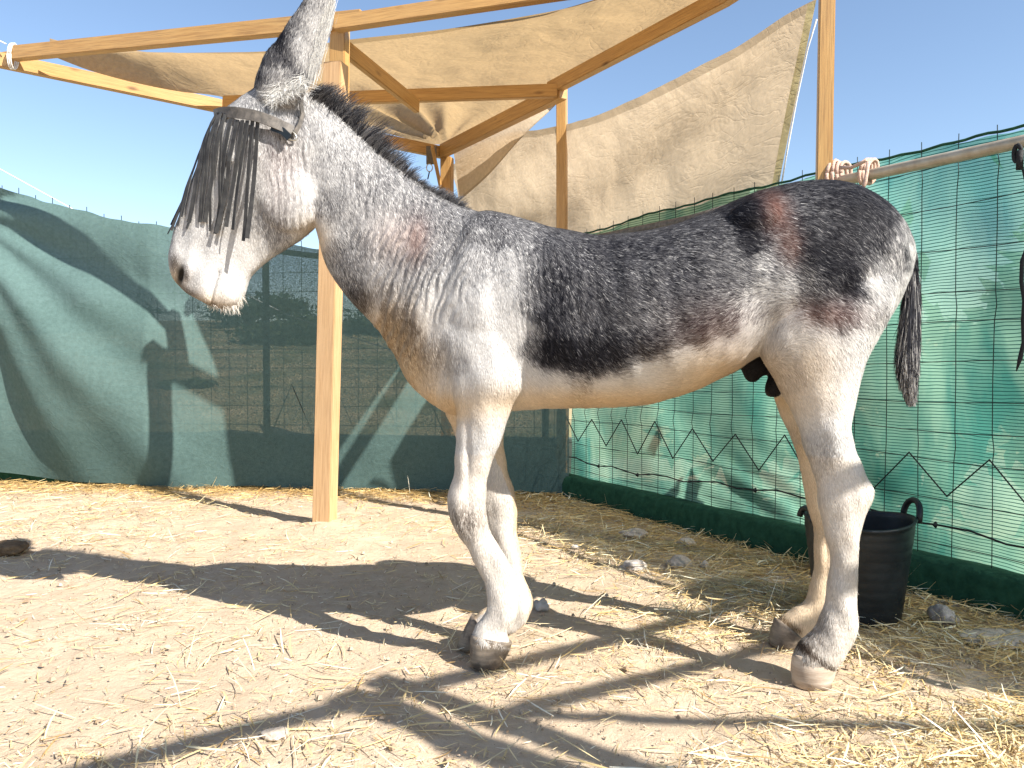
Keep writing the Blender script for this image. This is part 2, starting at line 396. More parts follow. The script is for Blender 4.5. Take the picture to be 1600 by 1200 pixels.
Fr = [at(78, 84, 5.48), at(200, 83, 5.42), at(330, 82, 5.28), at(430, 79, 5.05), at(545, 62, 4.70), at(700, 45, 4.32), at(900, 10, 3.90), at(1010, -22, 3.72), Q]
Gb = [at(78, 86, 5.48), at(140, 110, 5.6), at(210, 129, 5.75), at(280, 143, 5.92), at(350, 152, 6.1), at(480, 185, 6.45), at(600, 208, 6.75), P1 + Vector((0, 0, 0.06)), at(780, 182, 6.2) , at(872, 132, 5.46) + Vector((0, 0, .03)), at(1000, 64, 4.80) + Vector((0, 0, .05)), at(1095, 14, 4.34) + Vector((0, 0, .05)), at(1140, -26, 3.98), Q + Vector((-0.12, 0.05, 0))]
def bend1(u, t, p):
    e = 4 * t * (1 - t)
    s = e * (0.03 * math.sin(u * 9 + t * 3) + 0.03 * N3(p, 2.1) + 0.012 * N3(p, 7))
    # gather towards the far corner
    g = math.exp(-((p.x - P1.x) ** 2 + (p.y - P1.y) ** 2) / 0.9); ang = math.atan2(p.y - P1.y, p.x - P1.x)
    return Vector((0, 0, s + (0.10 + 0.02 * math.sin(u * 20)) * e * 0.7 + g * 0.05 * math.sin(ang * 16) * e * 2))
sail = sheet('shade_sail', Fr, Gb, 60, M_sail, None, bend1, 200)
props(sail, 'beige shade sail stretched overhead on the timber beams with sagging front hem', 'shade sail')
flapF = [at(868, 140, 5.5), at(800, 176, 6.1), at(735, 212, 6.7), at(700, 232, 7.0)]
flapG = [at(868, 152, 5.5), at(828, 192, 6.0), at(770, 256, 6.5), at(712, 312, 7.0)]
fl = sheet('flap', flapG, flapF, 20, M_sail2, sail, lambda u, t, p: FN * (0.01 * math.sin(u * 10 + t * 4) * (1 - t)) + FN * 0.05, 60)
def od(x, extra=0.16): return fence_d(x) + extra
T2 = [(1276, -2), (1230, 22), (1160, 66), (1100, 98), (1000, 152), (940, 180), (888, 194), (840, 203), (800, 206), (750, 222), (706, 262)]
B2 = [(1212, 310), (1190, 322), (1130, 350), (1070, 370), (980, 395), (930, 402), (885, 410), (840, 412), (800, 414), (750, 416), (706, 420)]
F2 = [at(x, y, od(x) + (0.1 if x < 800 else 0)) for x, y in T2]; G2 = [at(x, y, od(x)) for x, y in B2]
def bend2(u, t, p):
    return FN * min(1, u * 5) * (0.06 * math.sin(math.pi * t) + 0.03 * math.sin(u * 9 + t * 5) * t + 0.022 * N3(p, 2.5, 4) + 0.008 * N3(p, 8, 2) + 0.02 * math.sin(8 * (u * 1.2 - t * 1.3) + 1))
scr = sheet('screen_cloth', F2, G2, 50, M_sail2, None, bend2, 150)
props(scr, 'pale beige wrinkled screen cloth hanging beyond the right fence from the pine post', 'screen cloth')
eh = [at(1277, 2, 3.74)] + [at(x, y, od(x) - 0.02) for x, y in ((1262, 75), (1246, 150), (1231, 225), (1219, 290))]
hv = []; hf = []
for i, p in enumerate(cr([tuple(e) for e in eh], 6)):
    p = Vector(p); hv += [p + FN * -0.01, p - FD * 0.045 + FN * -0.012]
    if i: b = 2 * i; hf.append((b - 2, b - 1, b + 1, b))
M_hem = m_cloth('doubled hem', (0.45, 0.40, 0.24), (0.42, 0.36, 0.2), 0.4, 0.0)
mesh_obj('hem', hv, hf, M_hem, scr, True)
v, f = tube([at(1276, 30, 3.7), at(1262, 76, 3.78), at(1245, 155, 3.85), at(1232, 225, 3.9), at(1221, 288, 3.95)], 0.004, 6)
mesh_obj('edge_cord', v, f, M_white, scr, True)

# ------------------------------------------------------------------ back fence: cloth, mesh, rail, posts
def btop(s):     # height of the cloth's top along the back fence, s metres from the corner to the left
    pts = [(-0.3, 1.72), (0.0, 1.72), (1.75, 1.81), (2.9, 1.98), (3.4, 2.06), (3.9, 2.19), (4.55, 2.38), (5.4, 2.55), (6.5, 2.6)]
    for (a, za), (b, zb) in zip(pts, pts[1:]):
        if s <= b: return za + (zb - za) * max(0, (s - a)) / (b - a)
    return 2.6
def build_back_cloth():
    V = []; UV = []; ns, nz = 300, 90; A = Vector((4.75, 0, 2.2))
    for j in range(nz):
        t = j / (nz - 1)
        for i in range(ns):
            s = -0.06 + 6.26 * i / (ns - 1); zt = btop(s) + 0.004 * math.sin(s * 9) + 0.004 * math.sin(s * 23)
            zb = 0.02 + (0.05 * max(0, (s - 3.2)) ** 1.4 if s > 3.2 else 0) + 0.01 * math.sin(s * 6)
            z = zb + (zt - zb) * t; p = COR + BD * s; p.z = z
            dx = A.x - s; dz = A.z - z; ang = math.atan2(dz, dx); r = math.hypot(dx, dz)
            amt = min(1, max(0, (s - 1.9) / 1.2)); near = min(1, r / 0.7)
            fold = (0.10 * (0.5 + 0.5 * math.sin(ang * 9 + 0.9 * math.sin(ang * 4))) ** 2 + 0.022 * math.sin(ang * 22 + 2)) * near * min(1, 1.4 - 0.25 * r)
            slump = 0.16 * math.sin(math.pi * min(1, t)) * amt
            q = 0.02 * math.sin(s * 5 + z * 2) * math.sin(math.pi * t) + 0.012 * N3(p, 3)
            p = p - BN * (0.05 + amt * (fold + slump + 0.03) + q)
            V.append(p); UV.append((s, z))
    F = [(j * ns + i, j * ns + i + 1, (j + 1) * ns + i + 1, (j + 1) * ns + i) for j in range(nz - 1) for i in range(ns - 1)]
    o = mesh_obj('shade_cloth', V, F, M_teal, None, True)
    props(o, 'grey green shade cloth draped along the back fence in diagonal folds, sunlit at the left', 'shade cloth')
build_back_cloth()
def box_pts(p, q, bw, z0, z1, n):
    """upright slab from p to q (ground points), thickness bw towards n"""
    V = []
    for a in (p, q):
        for off in (0, bw):
            for z in (z0, z1): V.append(Vector((a.x, a.y, z)) + n * off)
    return V, [(0, 1, 3, 2), (4, 6, 7, 5), (0, 4, 5, 1), (2, 3, 7, 6), (0, 2, 6, 4), (1, 5, 7, 3)]
bf = empty('back_fence', COR + BD * 2.5, 'dark wire mesh fence behind the grey green cloth with steel posts and top rail', 'fence')
pr = []
for k in range(43):
    s = 0.05 + 0.148 * k; a = COR + BD * s + BN * 0.012; b = a.copy(); a.z = 0.12; b.z = btop(s) + 0.025 + 0.02 * (k % 2)
    pr.append(tube([a, b], 0.0028, 5))
for k in range(12):
    z = 0.2 + 0.145 * k; a = COR + BD * 0.0 + BN * 0.018; b = COR + BD * 6.2 + BN * 0.018; a.z = z; b.z = z
    pr.append(tube([a, b], 0.0028, 5))
v, f = merge(pr); mesh_obj('wire_mesh', v, f, M_wire, bf)
for s in (2.28, 0.12, 4.6):
    a = COR + BD * s + BN * 0.05; b = a.copy(); a.z = 0; b.z = btop(s) - 0.02
    v, f = tube([a, b], 0.026, 12); mesh_obj('post', v, f, M_dpost, bf, True)
a = COR + BD * 0 + BN * -0.02; b = COR + BD * 3.2 + BN * -0.02; a.z = 1.70; b.z = 1.93
c = COR + BD * 1.75 - BN * 0.01; c.z = 1.755
v, f = tube([a, c, COR + BD * 3.0 + Vector((0, 0, 1.93))], 0.022, 10); mesh_obj('rail', v, f, M_dpost, bf, True)
zz = []
for k in range(18):
    s = 0.85 + 0.17 * k; p = COR + BD * s - BN * 0.03; p.z = 0.80 if k % 2 else 0.42
    zz.append(p)
zz2 = [p + Vector((0, 0, 0)) for p in zz[:9]]
v, f = merge([tube(zz2, 0.005, 5)]); mesh_obj('lacing_cord', v, f, M_cord, bf)
v, f = box_pts(COR + BD * -0.2, COR + BD * 6.4, 0.15, -0.03, 0.40, BN); lw = mesh_obj('low_wall', [x + BN * 0.12 for x in v], f, M_wall)
props(lw, 'dark low wall standing outside the back fence behind the cloth', 'wall')
def kerb(name, p, q, w_, h, n, label, seg=60):
    V = []; F = []; m = 9
    L = (q - p).length; d = (q - p).normalized()
    prof = [(0, -0.05), (0.0, h * 0.55), (0.006, h * 0.85), (0.02, h * 0.97), (w_ * 0.5, h), (w_ - 0.02, h * 0.98), (w_, h * 0.9), (w_, -0.05)]
    for i in range(seg + 1):
        for (o, z) in prof:
            c = p + d * (L * i / seg) + n * o; c.z = z
            wv = noise.noise(Vector((c.x * 3, c.y * 3, z * 4))) * 0.010 + noise.noise(Vector((c.x * 12, c.y * 12, z * 12))) * 0.005
            V.append(c - n * wv + Vector((0, 0, wv * 0.8 if z > 0 else 0)))
    k = len(prof)
    for i in range(seg):
        for j in range(k - 1): F.append((i * k + j, (i + 1) * k + j, (i + 1) * k + j + 1, i * k + j + 1))
    F += [tuple(range(k)), tuple(range(seg * k, seg * k + k))[::-1]]
    o = mesh_obj(name, V, F, M_kerb, None, True); props(o, label, 'kerb'); return o
kerb('green_kerb', COR + FD * -0.05 - FN * 0.02, COR + FD * 5.4 - FN * 0.02, 0.13, 0.155, FN, 'low kerb covered in dark green felt along the foot of the bright green net', 160)
kerb('green_kerb', COR + BD * 0.1 + BN * 0.0, COR + BD * 6.4 + BN * 0.0, 0.09, 0.14, BN, 'green kerb peeping out under the lifted hem of the draped cloth at the far left', 120)

# ------------------------------------------------------------------ right fence: net, wire panel, pipe rail, cord lacing
def ftop(s):     # top of the net, s metres from the corner towards the camera
    pts = [(-0.1, 1.86), (0.1, 1.86), (1.0, 1.885), (2.2, 1.87), (3.0, 1.845), (4.2, 1.83), (5.6, 1.82)]
    for (a, za), (b, zb) in zip(pts, pts[1:]):
        if s <= b: return za + (zb - za) * max(0, (s - a)) / (b - a)
    return 1.82
rf = empty('right_fence', COR + FD * 2.5, 'bright green net fence glowing with backlight on bent wire panels at the right', 'fence')
def build_net():
    V = []; UV = []; ns, nz = 260, 70
    for j in range(nz):
        t = j / (nz - 1)
        for i in range(ns):
            s = 5.4 * i / (ns - 1); zt = ftop(s) + 0.005 * math.sin(s * 9) + 0.003 * math.sin(s * 37); z = 0.10 + (zt - 0.10) * t
            p = COR + FD * s; p.z = z
            w_ = 0.018 * math.sin(s * 7 + z * 3) + 0.012 * N3(p, 5) + (0.010 * math.exp(-((s - 1.9) / 0.5) ** 2 - ((z - 0.3) / 0.16) ** 2) * math.sin(s * 16 + z * 40))
            V.append(p + FN * (0.075 + w_)); UV.append((s, z))
    F = [(j * ns + i, j * ns + i + 1, (j + 1) * ns + i + 1, (j + 1) * ns + i) for j in range(nz - 1) for i in range(ns - 1)]
    o = mesh_obj('net', V, F, M_net, rf, True)
    uvl = o.data.uv_layers.new(name='UVMap'); vi = np.zeros(len(o.data.loops), np.int32); o.data.loops.foreach_get('vertex_index', vi)
    uvl.data.foreach_set('uv', np.array(UV, np.float32)[vi].ravel())
build_net()
def bent(z):     # the panels' pressed V folds stick outwards
    o = 0
    for zc in (0.62, 1.18, 1.72):
        o = max(o, 1 - abs(z - zc) / 0.06)
    return max(0, o)
pr = []
for k in range(36):
    s = 0.10 + 0.152 * k; zt = ftop(s) + 0.03; pts = []
    for z in [0.12, 0.4, 0.56, 0.62, 0.68, 0.9, 1.12, 1.18, 1.24, 1.5, 1.66, 1.72, 1.78, zt]:
        if z > zt + 1e-6: continue
        c = COR + FD * (s + 0.025 * bent(z) + 0.004 * math.sin(k * 3 + z * 5)) + FN * (0.045 - 0.035 * bent(z)); c.z = z; pts.append(c)
    pr.append(tube(pts, 0.0019, 5))
for z in (0.2, 0.39, 0.56, 0.68, 0.80, 0.96, 1.12, 1.24, 1.42, 1.60, 1.77):
    pts = []
    for k in range(28):
        s = 5.4 * k / 27; c = COR + FD * s + FN * (0.04 + 0.006 * math.sin(k * 1.7 + z * 9)); c.z = z + 0.008 * math.sin(k * 0.9 + z * 7); pts.append(c)
    pr.append(tube(pts, 0.002, 5))
v, f = merge(pr); mesh_obj('wire_panel', v, f, M_wire, rf)
# black lacing: zigzag cord and the line under it
pts = []; low = []
for k in range(33):
    s = 0.02 + 0.165 * k; p = COR + FD * s + FN * 0.02; p.z = (0.40 if k % 2 else 0.59) + 0.015 * math.sin(k * 2.3); pts.append(p)
for k in range(40):
    s = 0.02 + 0.138 * k; p = COR + FD * s + FN * 0.022; p.z = 0.285 + 0.012 * math.sin(k * 1.9) - 0.02 * math.sin(k * 0.31); low.append(p)
v, f = merge([tube(pts, 0.0042, 5), tube(low, 0.0045, 5)] + [tube([low[k] + Vector((0, 0, -.012)), low[k] - FN * 0.008, low[k] + Vector((0, 0, .012))], [0.004, 0.011, 0.004], 6) for k in (3, 6, 13, 20, 26, 30)])
mesh_obj('lacing_cord', v, f, M_cord, rf)
edge = []
for k in range(120):
    s = 5.4 * k / 119; p = COR + FD * s + FN * 0.05; p.z = ftop(s) + 0.005 * math.sin(s * 9) + 0.003 * math.sin(s * 37); edge.append(p)
v, f = tube(edge, 0.006, 6); mesh_obj('net_selvedge', v, f, M_kerb, rf, True)
def fz(px, py): # point on the inner face of the fence under a photo pixel
    return at(px, py, fence_d(px) - 0.05)
pa = at(1150, 318, fence_d(1150) - 0.08); pb = COR + FD * 5.3 - FN * 0.03 + Vector((0, 0, 1.735)); pm = at(1355, 274, fence_d(1355) - 0.08)
pipe = empty('pipe_rail', pm, 'long weathered galvanised pipe lashed along the top of the green net', 'pipe')
v, f = tube([at(1290, 288, fence_d(1290) - 0.07), pm, at(1500, 243, fence_d(1500) - 0.08), pb], 0.024, 14); mesh_obj('tube', v, f, M_pipe, pipe, True)
v, f = tube([at(905, 378, fence_d(905) - .06), at(1080, 343, fence_d(1080) - .07), at(1180, 314, fence_d(1180) - .07)], 0.026, 12)
o = mesh_obj('pipe_rail', v, f, M_band, None, True); props(o, 'brown rusty rail along the fence top behind the donkey back', 'rail')
v, f = merge([tube([at(1590, 240, fence_d(1590) - .12) + Vector((0.0, 0, 0.03 * math.sin(a))) + FD * 0.012 * math.cos(a) for a in np.linspace(0, 2 * math.pi, 14)], 0.008, 6),
              tube([at(1594, 235, fence_d(1594) - .12), at(1593, 265, fence_d(1594) - .12)], 0.012, 6)])
o = mesh_obj('strap', v, f, M_cord, None, True); props(o, 'short black strap knotted round the end of the pipe', 'strap')
v, f = tube([at(x, y, fence_d(1600) - .09) for x, y in ((1594, 246), (1606, 300), (1612, 345), (1604, 385), (1597, 408), (1596, 440), (1600, 470), (1598, 500), (1599, 535), (1594, 560), (1588, 580))], [0.004, 0.004, 0.004, 0.004, 0.007, 0.007, 0.006, 0.006, 0.006, 0.008, 0.002], 8)
o = mesh_obj('strap', v, f, M_cord, None, True); props(o, 'thin black cord dangling from the pipe in front of the net at the right edge', 'strap')
# pinkish rope lashings
rl = empty('rope_lashing', at(1305, 275, 3.4), 'pinkish rope wound round the pine post and the pipe end', 'rope')
pr = []
for k in range(4):
    c = at(1300 + 7 * k, 272, fence_d(1300) - 0.10); pts = []
    for a in np.linspace(0, 2 * math.pi, 18): pts.append(c + FN * (-0.035 * math.cos(a)) + Vector((0.004 * math.sin(2 * a + k), 0, 0.055 * math.sin(a) + 0.006 * math.sin(k * 2))))
    pr.append(tube(pts, 0.0085, 8))
v, f = merge(pr); mesh_obj('coil', v, f, M_rope, rl, True)
v, f = tube([at(1312, 262, 3.35), at(1330, 262, 3.3), at(1345, 255, 3.27), at(1354, 250, 3.25)], 0.008, 8); mesh_obj('bridging_rope', v, f, M_rope, rl, True)
r2 = empty('rope_lashing', at(1355, 270, 3.25), 'pinkish rope knotted round the pipe a little to the right of the pine post', 'rope')
pr = []
for k in range(3):
    c = at(1352 + 5 * k, 268, fence_d(1355) - 0.09)
    pr.append(tube([c + FN * (-0.036 * math.cos(a)) + Vector((0.012 * math.sin(a), 0, 0.052 * math.sin(a))) for a in np.linspace(0, 2 * math.pi, 16)], 0.008, 8))
v, f = merge(pr); mesh_obj('coil', v, f, M_rope, r2, True)
v, f = tube([at(1357, 252, 3.12), at(1354, 272, 3.12), at(1352, 285, 3.11), at(1347, 297, 3.12)], 0.008, 8); mesh_obj('rope_end', v, f, M_rope, r2, True)
# strap with ring hanging at the far corner of the shelter
st = empty('hanging_strap', at(675, 240, 6.8), 'short leather strap with a steel ring hanging under the far shelter corner', 'strap')
v, f = box_pts(at(666, 255, 6.8), at(682, 255, 6.8), 0.02, at(674, 256, 6.8).z, at(674, 228, 6.8).z, Vector((0, 1, 0))); mesh_obj('webbing', v, f, M_band, st)
c = at(671, 262, 6.8); v, f = tube([c + Vector((0.026 * math.cos(a), 0, 0.034 * math.sin(a))) for a in np.linspace(0, 2 * math.pi, 20)[:-1]], 0.0045, 6, closed=True); mesh_obj('ring', v, f, M_metal, st, True)
v, f = tube([c + Vector((0, 0, -0.034)), c + Vector((-0.015, 0, -0.1))], 0.006, 6); mesh_obj('cord_end', v, f, M_cord, st, True)
# thin line strung beyond the back fence
v, f = tube([at(-40, 243, 8.5), at(0, 264, 8.5), at(80, 308, 8.4), at(160, 352, 8.3), at(450, 492, 7.9), at(560, 530, 7.7), at(640, 556, 7.6)], 0.006, 5)
o = mesh_obj('string', v, f, M_white, None); props(o, 'thin pale line strung slantwise outside the back fence', 'line')

# ------------------------------------------------------------------ shrubs outside the fences
def shrub(loc, r, h, n, base, label, leaf=0.05, cat='shrub', trunk=True):
    root = empty('shrub', loc, label, cat, None)
    k = 9; cent = RNG.normal(size=(k, 3)) * [r * 0.45, r * 0.45, h * 0.2] + [0, 0, h * 0.6]
    ci = RNG.integers(0, k, n); P = cent[ci] + RNG.normal(size=(n, 3)) * [r * 0.23, r * 0.23, h * 0.15]
    P[:, 2] = np.clip(P[:, 2], 0.05, None)
    a = RNG.normal(size=(n, 3)); a /= np.linalg.norm(a, axis=1)[:, None]; b = np.cross(a, RNG.normal(size=(n, 3))); b /= np.linalg.norm(b, axis=1)[:, None]
    L = leaf * RNG.uniform(0.6, 1.5, n)[:, None]
    V = np.stack([P - a * L, P - b * L * 0.4, P + a * L, P + b * L * 0.4], 1).reshape(-1, 3) + np.array(loc)
    col = np.array(base) * RNG.uniform(0.6, 1.5, n)[:, None]
    me = quads_mesh('crown', V, n, col); link_mesh('crown', me, M_leaf, root)
    pr = []
    for j in range(k): pr.append(tube([Vector(loc), Vector(loc) + Vector(cent[j]) * 0.5 + Vector((0.05, 0, 0)), Vector(loc) + Vector(cent[j])], [0.03 * h, 0.02 * h, 0.006], 6))
    v, f = merge(pr); mesh_obj('stem', v, f, M_bark, root, True)
for i, (x, y, z, r, h, lab) in enumerate((
        (-5.9, 21.0, 1.4, 1.3, 1.7, 'olive bush on the slope seen through the dark cloth behind the donkey muzzle'),
        (-3.6, 24.0, 1.9, 1.5, 1.6, 'wide bush on the slope seen through the cloth under the donkey chin'),
        (-13.5, 24.0, 1.9, 1.6, 2.0, 'tall dark bush beyond the draped cloth at the far left'),
        (-8.6, 17.0, 1.0, 0.6, 0.7, 'low bush on the slope beyond the sunlit part of the cloth'),
        (-1.6, 14.0, 0.7, 0.55, 0.55, 'small scrubby bush behind the leaning stripe of light on the cloth'),
        (-9.5, 27.0, 2.3, 1.8, 2.0, 'round bush at the slope crest left of the steel post'),
        (-5.2, 12.5, 0.5, 0.4, 0.45, 'low dry bush just beyond the steel post behind the cloth'),
        (-1.3, 26.0, 2.2, 1.8, 1.9, 'spreading bush at the slope crest right of the pale post'))):
    shrub((x, y, z - 0.1), r * 0.9, h * 0.55, 2400, (0.05, 0.075, 0.03), lab, 0.022 * y ** 0.5, 'bush')
for i, (s, o_, r, h, lab) in enumerate((
        (0.75, 1.0, 0.45, 1.2, 'leafy plant outside the green net near the far corner'),
        (1.9, 1.3, 0.6, 1.35, 'leafy plant outside the green net beyond the donkey belly'),
        (3.0, 1.2, 0.5, 1.45, 'tall plant shading the green net behind the donkey tail'),
        (3.9, 1.5, 0.5, 1.1, 'leafy plant outside the net at the right edge'))):
    p = COR + FD * s + FN * o_; shrub((p.x, p.y, 0), r, h, 1500, (0.06, 0.12, 0.04), lab, 0.10, 'plant')

# ------------------------------------------------------------------ black rubber tub
def build_bucket():
    c = Vector((1.315, 2.90, 0)); H = 0.37; r0, r1 = 0.150, 0.193
    root = empty('feed_tub', c, 'black flexible rubber tub with two loop handles standing behind the donkey hind legs', 'bucket')
    prof = [(0.0, 0.0), (r0 - 0.01, 0.0), (r0, 0.008)]
    for k in range(1, 30):
        t = k / 30; prof.append((r0 + (r1 - r0) * t + (0.0016 if k % 3 == 0 else 0), H * t))
    prof += [(r1 + 0.002, H - 0.008), (r1 + 0.006, H), (r1, H + 0.004), (r1 - 0.006, H), (r1 - 0.008, H - 0.02), (r0 - 0.004, 0.02), (0.0, 0.015)]
    V = []; F = []; n = 64
    for r, z in prof:
        for j in range(n):
            a = 2 * math.pi * j / n; sq = 1 + 0.018 * math.cos(2 * a) * z / H
            V.append((c.x + r * math.cos(a) * sq, c.y + r * math.sin(a) / sq, z + (0.010 * math.cos(2 * a + 0.4) if z > H * 0.9 else 0)))
    for i in range(len(prof) - 1):
        for j in range(n): F.append((i * n + j, i * n + (j + 1) % n, (i + 1) * n + (j + 1) % n, (i + 1) * n + j))
    mesh_obj('bowl', V, F, M_rubber, root, True)
    for sx, dy in ((1, 0.02), (-1, 0.03)):
        pts = []
        for a in np.linspace(0, math.pi, 16):
            y = -0.058 * math.cos(a); z = 0.075 * math.sin(a) ** 0.7
            pts.append(c + Vector((sx * (r1 + 0.008 + (0.014 if sx > 0 else -0.01) * math.sin(a)) * 0.985, y + dy + (-0.02), H - 0.008 + z * (1 if sx > 0 else 0.55))))
        v, f = tube(pts, 0.0115, 10); hnd = mesh_obj('handle', v, f, M_rubber, root, True)
build_bucket()

# ------------------------------------------------------------------ stones
def stone(px, py, rx, ry, rz, mat, label, seed, name='stone', cat='stone'):
    p = atz(px, py, 0); bm = bmesh.new(); bmesh.ops.create_icosphere(bm, subdivisions=4, radius=1)
    for v in bm.verts:
        q = v.co.copy(); n = noise.noise(q * 1.2 + Vector((seed, 0, 0))) * 0.35 + noise.noise(q * 3 + Vector((0, seed, 0))) * 0.14
        c = noise.cell(q * 1.5 + Vector((seed, 1, 2))) * 0.08
        v.co = Vector((q.x * rx, q.y * ry, q.z * rz)) * (1 + n + c) + Vector((p.x, p.y, rz * 0.45))
    me = bpy.data.meshes.new(name); bm.to_mesh(me); bm.free(); o = link_mesh(name, me, mat, None, True); props(o, label, cat)
stone(846, 950, 0.028, 0.03, 0.024, M_stone, 'small bluish grey stone beside the far front fetlock', 3)
stone(990, 888, 0.06, 0.05, 0.025, M_stone, 'crumbled pale lump at the shade edge under the belly', 5)
stone(1060, 884, 0.05, 0.045, 0.035, M_stone2, 'rounded tan stone in the shaded straw under the belly', 8)
stone(1100, 886, 0.02, 0.02, 0.02, M_stone, 'tiny white stone right of the rounded tan stone', 11)
stone(898, 856, 0.03, 0.02, 0.012, M_stone, 'small flat white stone in the sun by the far straw bed', 12)
stone(992, 838, 0.075, 0.05, 0.03, M_stone2, 'brown stone lying by the green kerb', 14)
stone(1072, 852, 0.045, 0.04, 0.025, M_stone2, 'pinkish stone near the green kerb below the net', 15)
stone(1475, 975, 0.045, 0.05, 0.045, M_stone, 'pale jagged rock in the straw right of the black tub', 21)
stone(1560, 1000, 0.14, 0.09, 0.018, M_stone2, 'large flat slab of stone half buried in straw at the right edge', 25)
stone(4, 862, 0.12, 0.10, 0.035, M_dung, 'brown heap of dry dung at the left edge of the pen', 31, 'dung_heap', 'dung')
stone(430, 1150, 0.03, 0.03, 0.012, M_stone2, 'small clod of dry earth in the foreground band of shade', 33, 'clod', 'clod')

# ------------------------------------------------------------------ straw
def build_straw():
    def dens(x, y):
        d = 0.16
        s = (x - COR.x) * FN.x + (y - COR.y) * FN.y                # distance to right fence (negative inside)
        d += 0.95 * math.exp(-((s + 0.55) / 0.45) ** 2) if s < -0.55 else 0.95
        bs = (x - COR.x) * BN.x + (y - COR.y) * BN.y
        d += 0.9 * math.exp(-(bs / 0.45) ** 2)
        d += 0.55 * max(0, min(1, (x - 0.2) / 1.0)) * (1 if y < 3.0 else 0.6)
        d += 0.30 * max(0, min(1, (-x - 1.6) / 1.2)) * (1 if y > 4 else 0.5)
        n = noise.noise(Vector((x * 1.1, y * 1.5, 7))) + 0.6 * noise.noise(Vector((x * 3.1, y * 3.4, 17)))
        return max(0.05, d * (1 + 1.5 * n))
    def place(N, Lr, Wr, zmax, near, seed):
        R = np.random.default_rng(seed); P = []
        while len(P) < N:
            m = N * 2; y = 1.45 + (6.0 - 1.45) * R.random(m) ** near; x = R.uniform(-1, 1, m) * (y * 0.75 + 0.25)
            u = R.random(m)
            for i in range(m):
                s = (x[i] - COR.x) * FN.x + (y[i] - COR.y) * FN.y; b = (x[i] - COR.x) * BN.x + (y[i] - COR.y) * BN.y
                if s > -0.03 or b > -0.03: continue
                if u[i] * 1.5 < dens(x[i], y[i]): P.append((x[i], y[i]))
                if len(P) >= N: break
        P = np.array(P[:N]); z = np.array([gh(a, b) for a, b in P])
        dn = np.array([dens(a, b) for a, b in P])
        L = R.uniform(*Lr, N) * R.uniform(0.5, 1.1, N); W = R.uniform(*Wr, N)
        lift = R.random(N) ** 2.2 * zmax * np.clip(dn, 0.25, 1.5)
        # clumps share a direction
        base = np.array([noise.noise(Vector((a * 1.2, b * 1.2, 40))) * 6 for a, b in P]); th = base + R.normal(0, 0.9, N)
        pit = R.normal(0, 0.10, N) + (R.random(N) < 0.07) * R.uniform(0.2, 0.9, N)
        D = np.stack([np.cos(th) * np.cos(pit), np.sin(th) * np.cos(pit), np.sin(pit)], 1)
        S = np.stack([-np.sin(th), np.cos(th), R.normal(0, 0.5, N)], 1); S /= np.linalg.norm(S, axis=1)[:, None]
        c = np.stack([P[:, 0], P[:, 1], z + 0.001 + lift + np.abs(np.sin(pit)) * L * 0.45], 1)
        bow = R.normal(0, 0.035, N)[:, None] * L[:, None]; U = np.stack([S[:, 0], S[:, 1], np.abs(R.normal(0, 0.3, N))], 1)
        pts = [c - D * L[:, None] / 2, c - D * L[:, None] / 6 + U * bow, c + D * L[:, None] / 6 + U * bow, c + D * L[:, None] / 2]
        Wn = [0.5, 1, 1, 0.4]; Q_ = []
        for k in range(3):
            a0, a1 = pts[k], pts[k + 1]; w0 = S * (W * Wn[k] / 2)[:, None]; w1 = S * (W * Wn[k + 1] / 2)[:, None]
            Q_.append(np.stack([a0 - w0, a0 + w0, a1 + w1, a1 - w1], 1))
        V = np.stack(Q_, 1).reshape(-1, 3)
        t = R.random(N)[:, None]; g = R.random(N)[:, None]
        col = (1 - t) * np.array([0.72, 0.52, 0.22]) + t * np.array([0.80, 0.68, 0.42])
        col = np.where(g < 0.16, np.array([0.86, 0.80, 0.62]), col); col = np.where(g > 0.86, np.array([0.42, 0.27, 0.11]), col)
        col = col * R.uniform(0.75, 1.1, (N, 1))
        return V, np.repeat(col, 3, axis=0)
    A = place(9000, (0.05, 0.17), (0.0022, 0.0055), 0.030, 1.15, 1); B = place(44000, (0.012, 0.055), (0.0012, 0.003), 0.012, 1.15, 2)
    V = np.concatenate([A[0], B[0]]); col = np.concatenate([A[1], B[1]])
    # thick beds: along the back fence and in the shade by the green net
    R = np.random.default_rng(5); n = 9000; s = R.uniform(0, 5.4, n); o = np.abs(R.normal(0, 0.22, n)) + 0.05; k = n // 2
    bx = np.where(np.arange(n) < k, COR.x + BD.x * s - BN.x * o, COR.x + FD.x * s - FN.x * o * 1.6)
    by = np.where(np.arange(n) < k, COR.y + BD.y * s - BN.y * o, COR.y + FD.y * s - FN.y * o * 1.6)
    th = R.uniform(0, 6.28, n); L = R.uniform(0.04, 0.16, n); z = 0.005 + R.random(n) * 0.035 * np.exp(-o * 2)
    D = np.stack([np.cos(th), np.sin(th), R.normal(0, 0.12, n)], 1); S = np.stack([-np.sin(th), np.cos(th), R.normal(0, 0.5, n)], 1)
    c = np.stack([bx, by, z], 1); h = D * (L / 2)[:, None]; w_ = S * R.uniform(0.0012, 0.0025, n)[:, None]
    V = np.concatenate([V, np.stack([c - h - w_, c - h + w_, c + h + w_ * 0.5, c + h - w_ * 0.5], 1).reshape(-1, 3)])
    t = R.random((n, 1)); cc = (1 - t) * np.array([0.68, 0.46, 0.17]) + t * np.array([0.50, 0.34, 0.15]); col = np.concatenate([col, cc])
    me = quads_mesh('straw', V, len(col), col); o = link_mesh('straw', me, M_straw)
    props(o, 'loose yellow straw scattered over the sand and banked along the kerb and cloth', 'straw', None, 'stuff')
build_straw()

